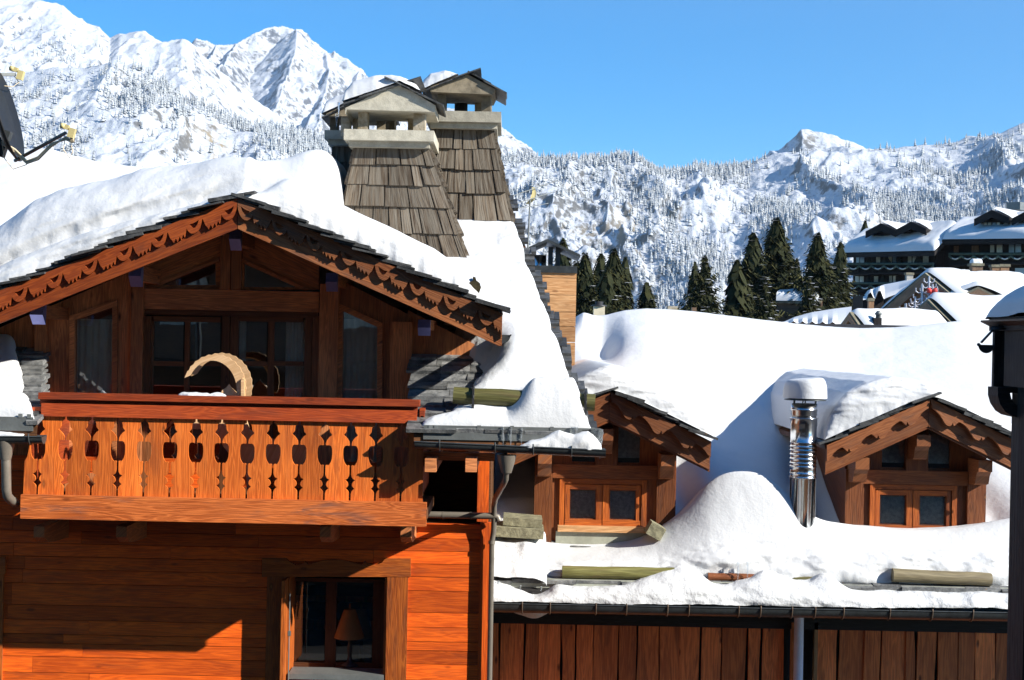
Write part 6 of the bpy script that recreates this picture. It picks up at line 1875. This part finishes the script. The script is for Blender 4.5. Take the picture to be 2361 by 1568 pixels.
def hdormer(u, v, hwpx, d0, bv0, bv1, lab):
    Y = Yh(u, d0); A = W(u, v, Y); hw = hwpx * Y / F
    mb = MB(); k = Y / F
    hb(mb, u - hwpx * .62, bv0, u + hwpx * .78, bv1, d0 + .8, 4.5, 2); d = mb.build('dormer', M_HOTEL, hotel)
    mb = MB(); L = 6.0; sk_ = Vector((.67, .74, 0)); px = Vector((.74, -.67, 0))
    ends = {sg: Vector((sg * hw, px.y / px.x * sg * hw, -.62 * hw)) for sg in (-1, 1)}
    for sg in (-1, 1):
        q = [A, A + ends[sg], A + ends[sg] + sk_ * L, A + sk_ * L]
        q2 = [w_ - Vector((0, 0, .22)) for w_ in q]
        mb.raw(q + q2, [(0, 1, 2, 3), (7, 6, 5, 4), (0, 4, 5, 1), (1, 5, 6, 2), (2, 6, 7, 3), (3, 7, 4, 0)])
    mb.build('dormer_roof', M_HOTEL, d)
    mb = MB(); nf = Vector((-.67, -.74, 0)).normalized() * .05
    for sg in (-1, 1):
        q = [A + nf, A + ends[sg] + nf, A + ends[sg] + nf - Vector((0, 0, .45)), A + nf - Vector((0, 0, .5))]
        mb.raw(q + [w_ - nf * 2.4 for w_ in q], [(0, 1, 2, 3), (7, 6, 5, 4), (0, 4, 5, 1), (1, 5, 6, 2), (2, 6, 7, 3), (3, 7, 4, 0)])
    mb.build('dormer_barge', M_HOTEL, d)
    for i, du in enumerate((-.5, -.2, .15, .45)):
        mb = MB(); hb(mb, u + (du - .1) * hwpx, bv0 + (bv1 - bv0) * .3, u + (du + .12) * hwpx, bv1 - (bv1 - bv0) * .12, d0 + .75, .04, 2); mb.build('dormer_window', M_PANE if i != 2 else M_PANEB, d)
    for sg in (-1, 1):
        s = np.linspace(0, 1.02, 26); t = np.linspace(.06, 1, 24); S, T_ = np.meshgrid(s, t, indexing='ij')
        e_ = ends[sg]
        P = np.stack([A.x + S * e_.x + sk_.x * T_ * L, A.y + S * e_.y + sk_.y * T_ * L, A.z + e_.z * S + .26 * dome((1 - S) / .25 + .02) * dome((T_ - .05) / .1) * np.clip(1.3 - S * .8, 0, 1)], -1)
        if sg > 0: snow('dormer_snow', P, lab, M_SNOWF)
hdormer(2031, 515, 28, -.6, 535, 565, 'snow on the roof of the hotel dormer closest to the spruces')
hdormer(2101, 511, 28, -.6, 532, 563, 'snow on the roof of the middle hotel dormer')
hdormer(2287, 484, 31, .6, 505, 532, 'snow on the roof of the highest whole hotel dormer')
hdormer(2378, 481, 33, .6, 502, 530, 'snow on the hotel dormer cut by the picture edge')
mb = MB(); hb(mb, 2320, 466, 2352, 484, 8, 1.2); mb.build('roof_vent', M_ZINC, hotel)
def hbalc(u0, u1, v0, v1, d):
    mb = MB(); hb(mb, u0, v0, u1, v0 + 2.5, d - 1.3, .18); hb(mb, u0, v1 - 4, u1, v1, d - 1.3, 1.4)
    n = int((u1 - u0) / 3.2)
    for i in range(n): hb(mb, u0 + (i + .15) * (u1 - u0) / n, v0 + 2.5, u0 + (i + .8) * (u1 - u0) / n, v1 - 3, d - 1.22, .05, 2)
    hb(mb, u0, v0 + 2, u1, v1 - 3, d - 1.15, .03)
    b = mb.build('balcony', M_HOTEL, hotel)
    n = max(2, int((u1 - u0) / 27))
    for nm_, mat_, r_, lift, t0, t1, off in (('garland', M_GARL, .075, 4, 0, 1, 1.42), ('garland_snow', M_SNOWF, .035, 3.4, .25, .75, 1.48)):
        mb = MB()
        for i in range(n):
            a, c = u0 + (u1 - u0) * i / n, u0 + (u1 - u0) * (i + 1) / n
            mb.tube([W(a + (c - a) * t, v0 + lift + 8 * math.sin(math.pi * t), Yh(a + (c - a) * t, d - off)) for t in np.linspace(t0, t1, 7)], r_, 5)
        if nm_ == 'garland': mb.tube([W(u_, v0 - .5, Yh(u_, d - 1.35)) for u_ in np.linspace(u0, u1, 9)], .09, 6)
        mb.build(nm_, mat_, b)
hbalc(1953, 2152, 609, 632, 0); hbalc(1953, 2062, 654, 673, 0); hbalc(2188, 2560, 586, 608, 1.2); hbalc(1951, 1998, 696, 706, 0)
for q in ((1974, 593, 1981, 612), (1983, 593, 1992, 612), (2020, 592, 2029, 609), (2048, 591, 2056, 609), (2058, 591, 2066, 608), (2093, 590, 2101, 609), (2104, 590, 2112, 608), (2128, 589, 2140, 607),
          (1972, 637, 1980, 653), (1982, 637, 1991, 653), (2050, 636, 2056, 652), (2059, 636, 2064, 652), (2015, 637, 2024, 652), (1974, 680, 1982, 695)):
    mb = MB(); hb(mb, q[0], q[1], q[2], q[3], -.05, .04, 2); mb.build('window', M_PANE if (q[0] % 3) else M_PANEB, hotel)
for q in ((2283, 565, 2292, 582), (2298, 564, 2311, 586), (2326, 563, 2338, 583), (2341, 563, 2354, 582), (2285, 620, 2300, 640), (2340, 618, 2361, 640), (2240, 566, 2256, 590), (2199, 567, 2210, 588)):
    mb = MB(); hb(mb, q[0], q[1], q[2], q[3], 1.15, .04, 2); mb.build('window', M_OLDW if q[0] < 2260 else (M_PANEB if q[0] > 2310 and q[0] < 2345 else M_PANE), hotel)
pl = None
M_POT = plain('dark_clipped_fir', (.016, .020, .015), .9, 0, .4, 5, .6)
for i, (u, v0, v1, Yq, lab) in enumerate(((2003, 592, 612, YH, 'dark clipped fir on the upper hotel balcony, first one beside the spruces'), (2042, 587, 611, YH, 'broad dark clipped fir in the middle of the upper hotel balcony'), (2075, 593, 610, YH, 'small dark clipped fir just past the broad one on the upper balcony'), (2117, 586, 609, YH, 'broad dark clipped fir at the far end of the upper balcony'), (2002, 635, 655, YH, 'dark clipped fir on the lower hotel balcony, beside the spruces'), (2036, 633, 655, YH, 'second dark clipped fir on the lower hotel balcony'))):
    mb = MB(); Yq = Yh(u, -.6); k = Yq / F; h_ = (v1 - v0) * k; r_ = h_ * .42 * (1.25 if h_ > .7 else 1)
    mb.lathe([(r_ * .5, 0), (r_, h_ * .1), (r_ * .92, h_ * .3), (r_ * .62, h_ * .55), (r_ * .3, h_ * .82), (0, h_)], W(u, v1, Yq), 14)
    o = mb.build('clipped_fir', M_POT); tag(o, lab, 'shrub', 'clipped firs on the hotel balconies')

# ================================================================== unseen chalets added across the street: block skylight, mirrored in the windows
M_OPP = wood('opposite_wood', (.05, .03, .018), (.11, .06, .032), stain_amt=.3)
for i, (x, h_, wd) in enumerate(((-22, 25, 18), (-1.5, 23, 21))):
    op = thing('opposite_chalet', ('dark chalet added across the street to block skylight, mirrored in the side panes of the gable', 'dark snowy roofed chalet added across the street to block skylight, mirrored in the french window')[i], 'chalet', (x, -12, 0), 'chalets added across the street to block skylight, seen only as reflections')
    mb = MB(); mb.box((x, -13, h_ * .4), (wd, 9, h_ * .8), 0); mb.build('wall', M_OPP, op)
    mb = MB()
    for sg in (-1, 1):
        q = [Vector((x - wd / 2 - .7, -13, h_)), Vector((x + wd / 2 + .7, -13, h_)), Vector((x + wd / 2 + .7, -13 + sg * 6, h_ * .74)), Vector((x - wd / 2 - .7, -13 + sg * 6, h_ * .74))]
        q2 = [p - Vector((0, 0, .5)) for p in q]
        mb.raw(q + q2, [(0, 1, 2, 3), (7, 6, 5, 4), (0, 4, 5, 1), (1, 5, 6, 2), (2, 6, 7, 3), (3, 7, 4, 0)])
    mb.build('roof', M_SNOWF, op)
    mb = MB(); mb.box((x, -7.4, 6.2), (wd * .9, 1.6, .2)); mb.box((x, -6.6, 6.8), (wd * .9, .1, .9)); mb.build('balcony', M_OPP, op)
    mb = MB(); mb.box((x - .6, -7.2, 9.4), (wd * .7, 2.6, .5), 0, Matrix.Rotation(-.35, 3, 'X') @ Matrix.Rotation(.06, 3, 'Y')); mb.build('porch_roof', M_SNOWF, op)  # unseen snowy porch, added as a pale reflection for the upper panes
    for q in range(4):
        mb = MB(); mb.box((x - wd * .36 + q * wd * .24, -8.47, 7.6), (1.3, .06, 1.9)); mb.build('window', M_PANE, op)
# ================================================================== light, sky, camera
sun_to = Vector((1.97, -1.0, 1.23)).normalized()
sl = bpy.data.lights.new('sun', 'SUN'); sl.energy = 5.0; sl.angle = R(.5); sl.color = (1, .955, .86)
so = bpy.data.objects.new('sun', sl); COL.objects.link(so); so.rotation_euler = sun_to.to_track_quat('Z', 'Y').to_euler(); so.location = (40, -20, 40)
w = bpy.data.worlds.new('World'); SC.world = w; w.use_nodes = True; nt = w.node_tree
bg = nt.nodes['Background']; sk = nt.nodes.new('ShaderNodeTexSky'); sk.sky_type = 'NISHITA'; sk.sun_disc = False
sk.sun_elevation = math.asin(sun_to.z); sk.sun_rotation = math.atan2(sun_to.x, sun_to.y); sk.altitude = 1800; sk.air_density = 1.0; sk.dust_density = .1; sk.ozone_density = 3.0
hs = nt.nodes.new('ShaderNodeHueSaturation'); hs.inputs['Saturation'].default_value = 1.5; nt.links.new(sk.outputs[0], hs.inputs['Color']); nt.links.new(hs.outputs[0], bg.inputs[0]); bg.inputs[1].default_value = .105
cam = bpy.data.cameras.new('camera'); cam.lens = 50; cam.sensor_width = 36; cam.clip_end = 30000; cam.clip_start = .1
co = bpy.data.objects.new('camera', cam); COL.objects.link(co); co.location = (0, 0, CZ)
co.rotation_euler = (Matrix.Rotation(math.pi / 2, 3, 'X') @ Matrix.Rotation(ROLL, 3, 'Z')).to_euler()
SC.camera = co
SC.view_settings.view_transform = 'Standard'; SC.view_settings.look = 'None'; SC.view_settings.exposure = 1.0; SC.view_settings.gamma = 1
SC.cycles.max_bounces = 6; SC.cycles.diffuse_bounces = 3; SC.cycles.glossy_bounces = 3; SC.cycles.transparent_max_bounces = 12

hz_m, hnt = newmat('haze')
hv = N(hnt, 'VolumePrincipled', {'Color': (.66, .82, 1, 1), 'Density': 5.5e-5, 'Anisotropy': .2})
ho = N(hnt, 'OutputMaterial'); hnt.links.new(hv.outputs[0], ho.inputs['Volume'])
mb = MB(); mb.box((0, 3500, 1199), (9000, 7800, 2402)); hz_o = mb.build('haze', hz_m)
tag(hz_o, 'thin bluish air over the valley fading the far mountains', 'haze', None, 'stuff')
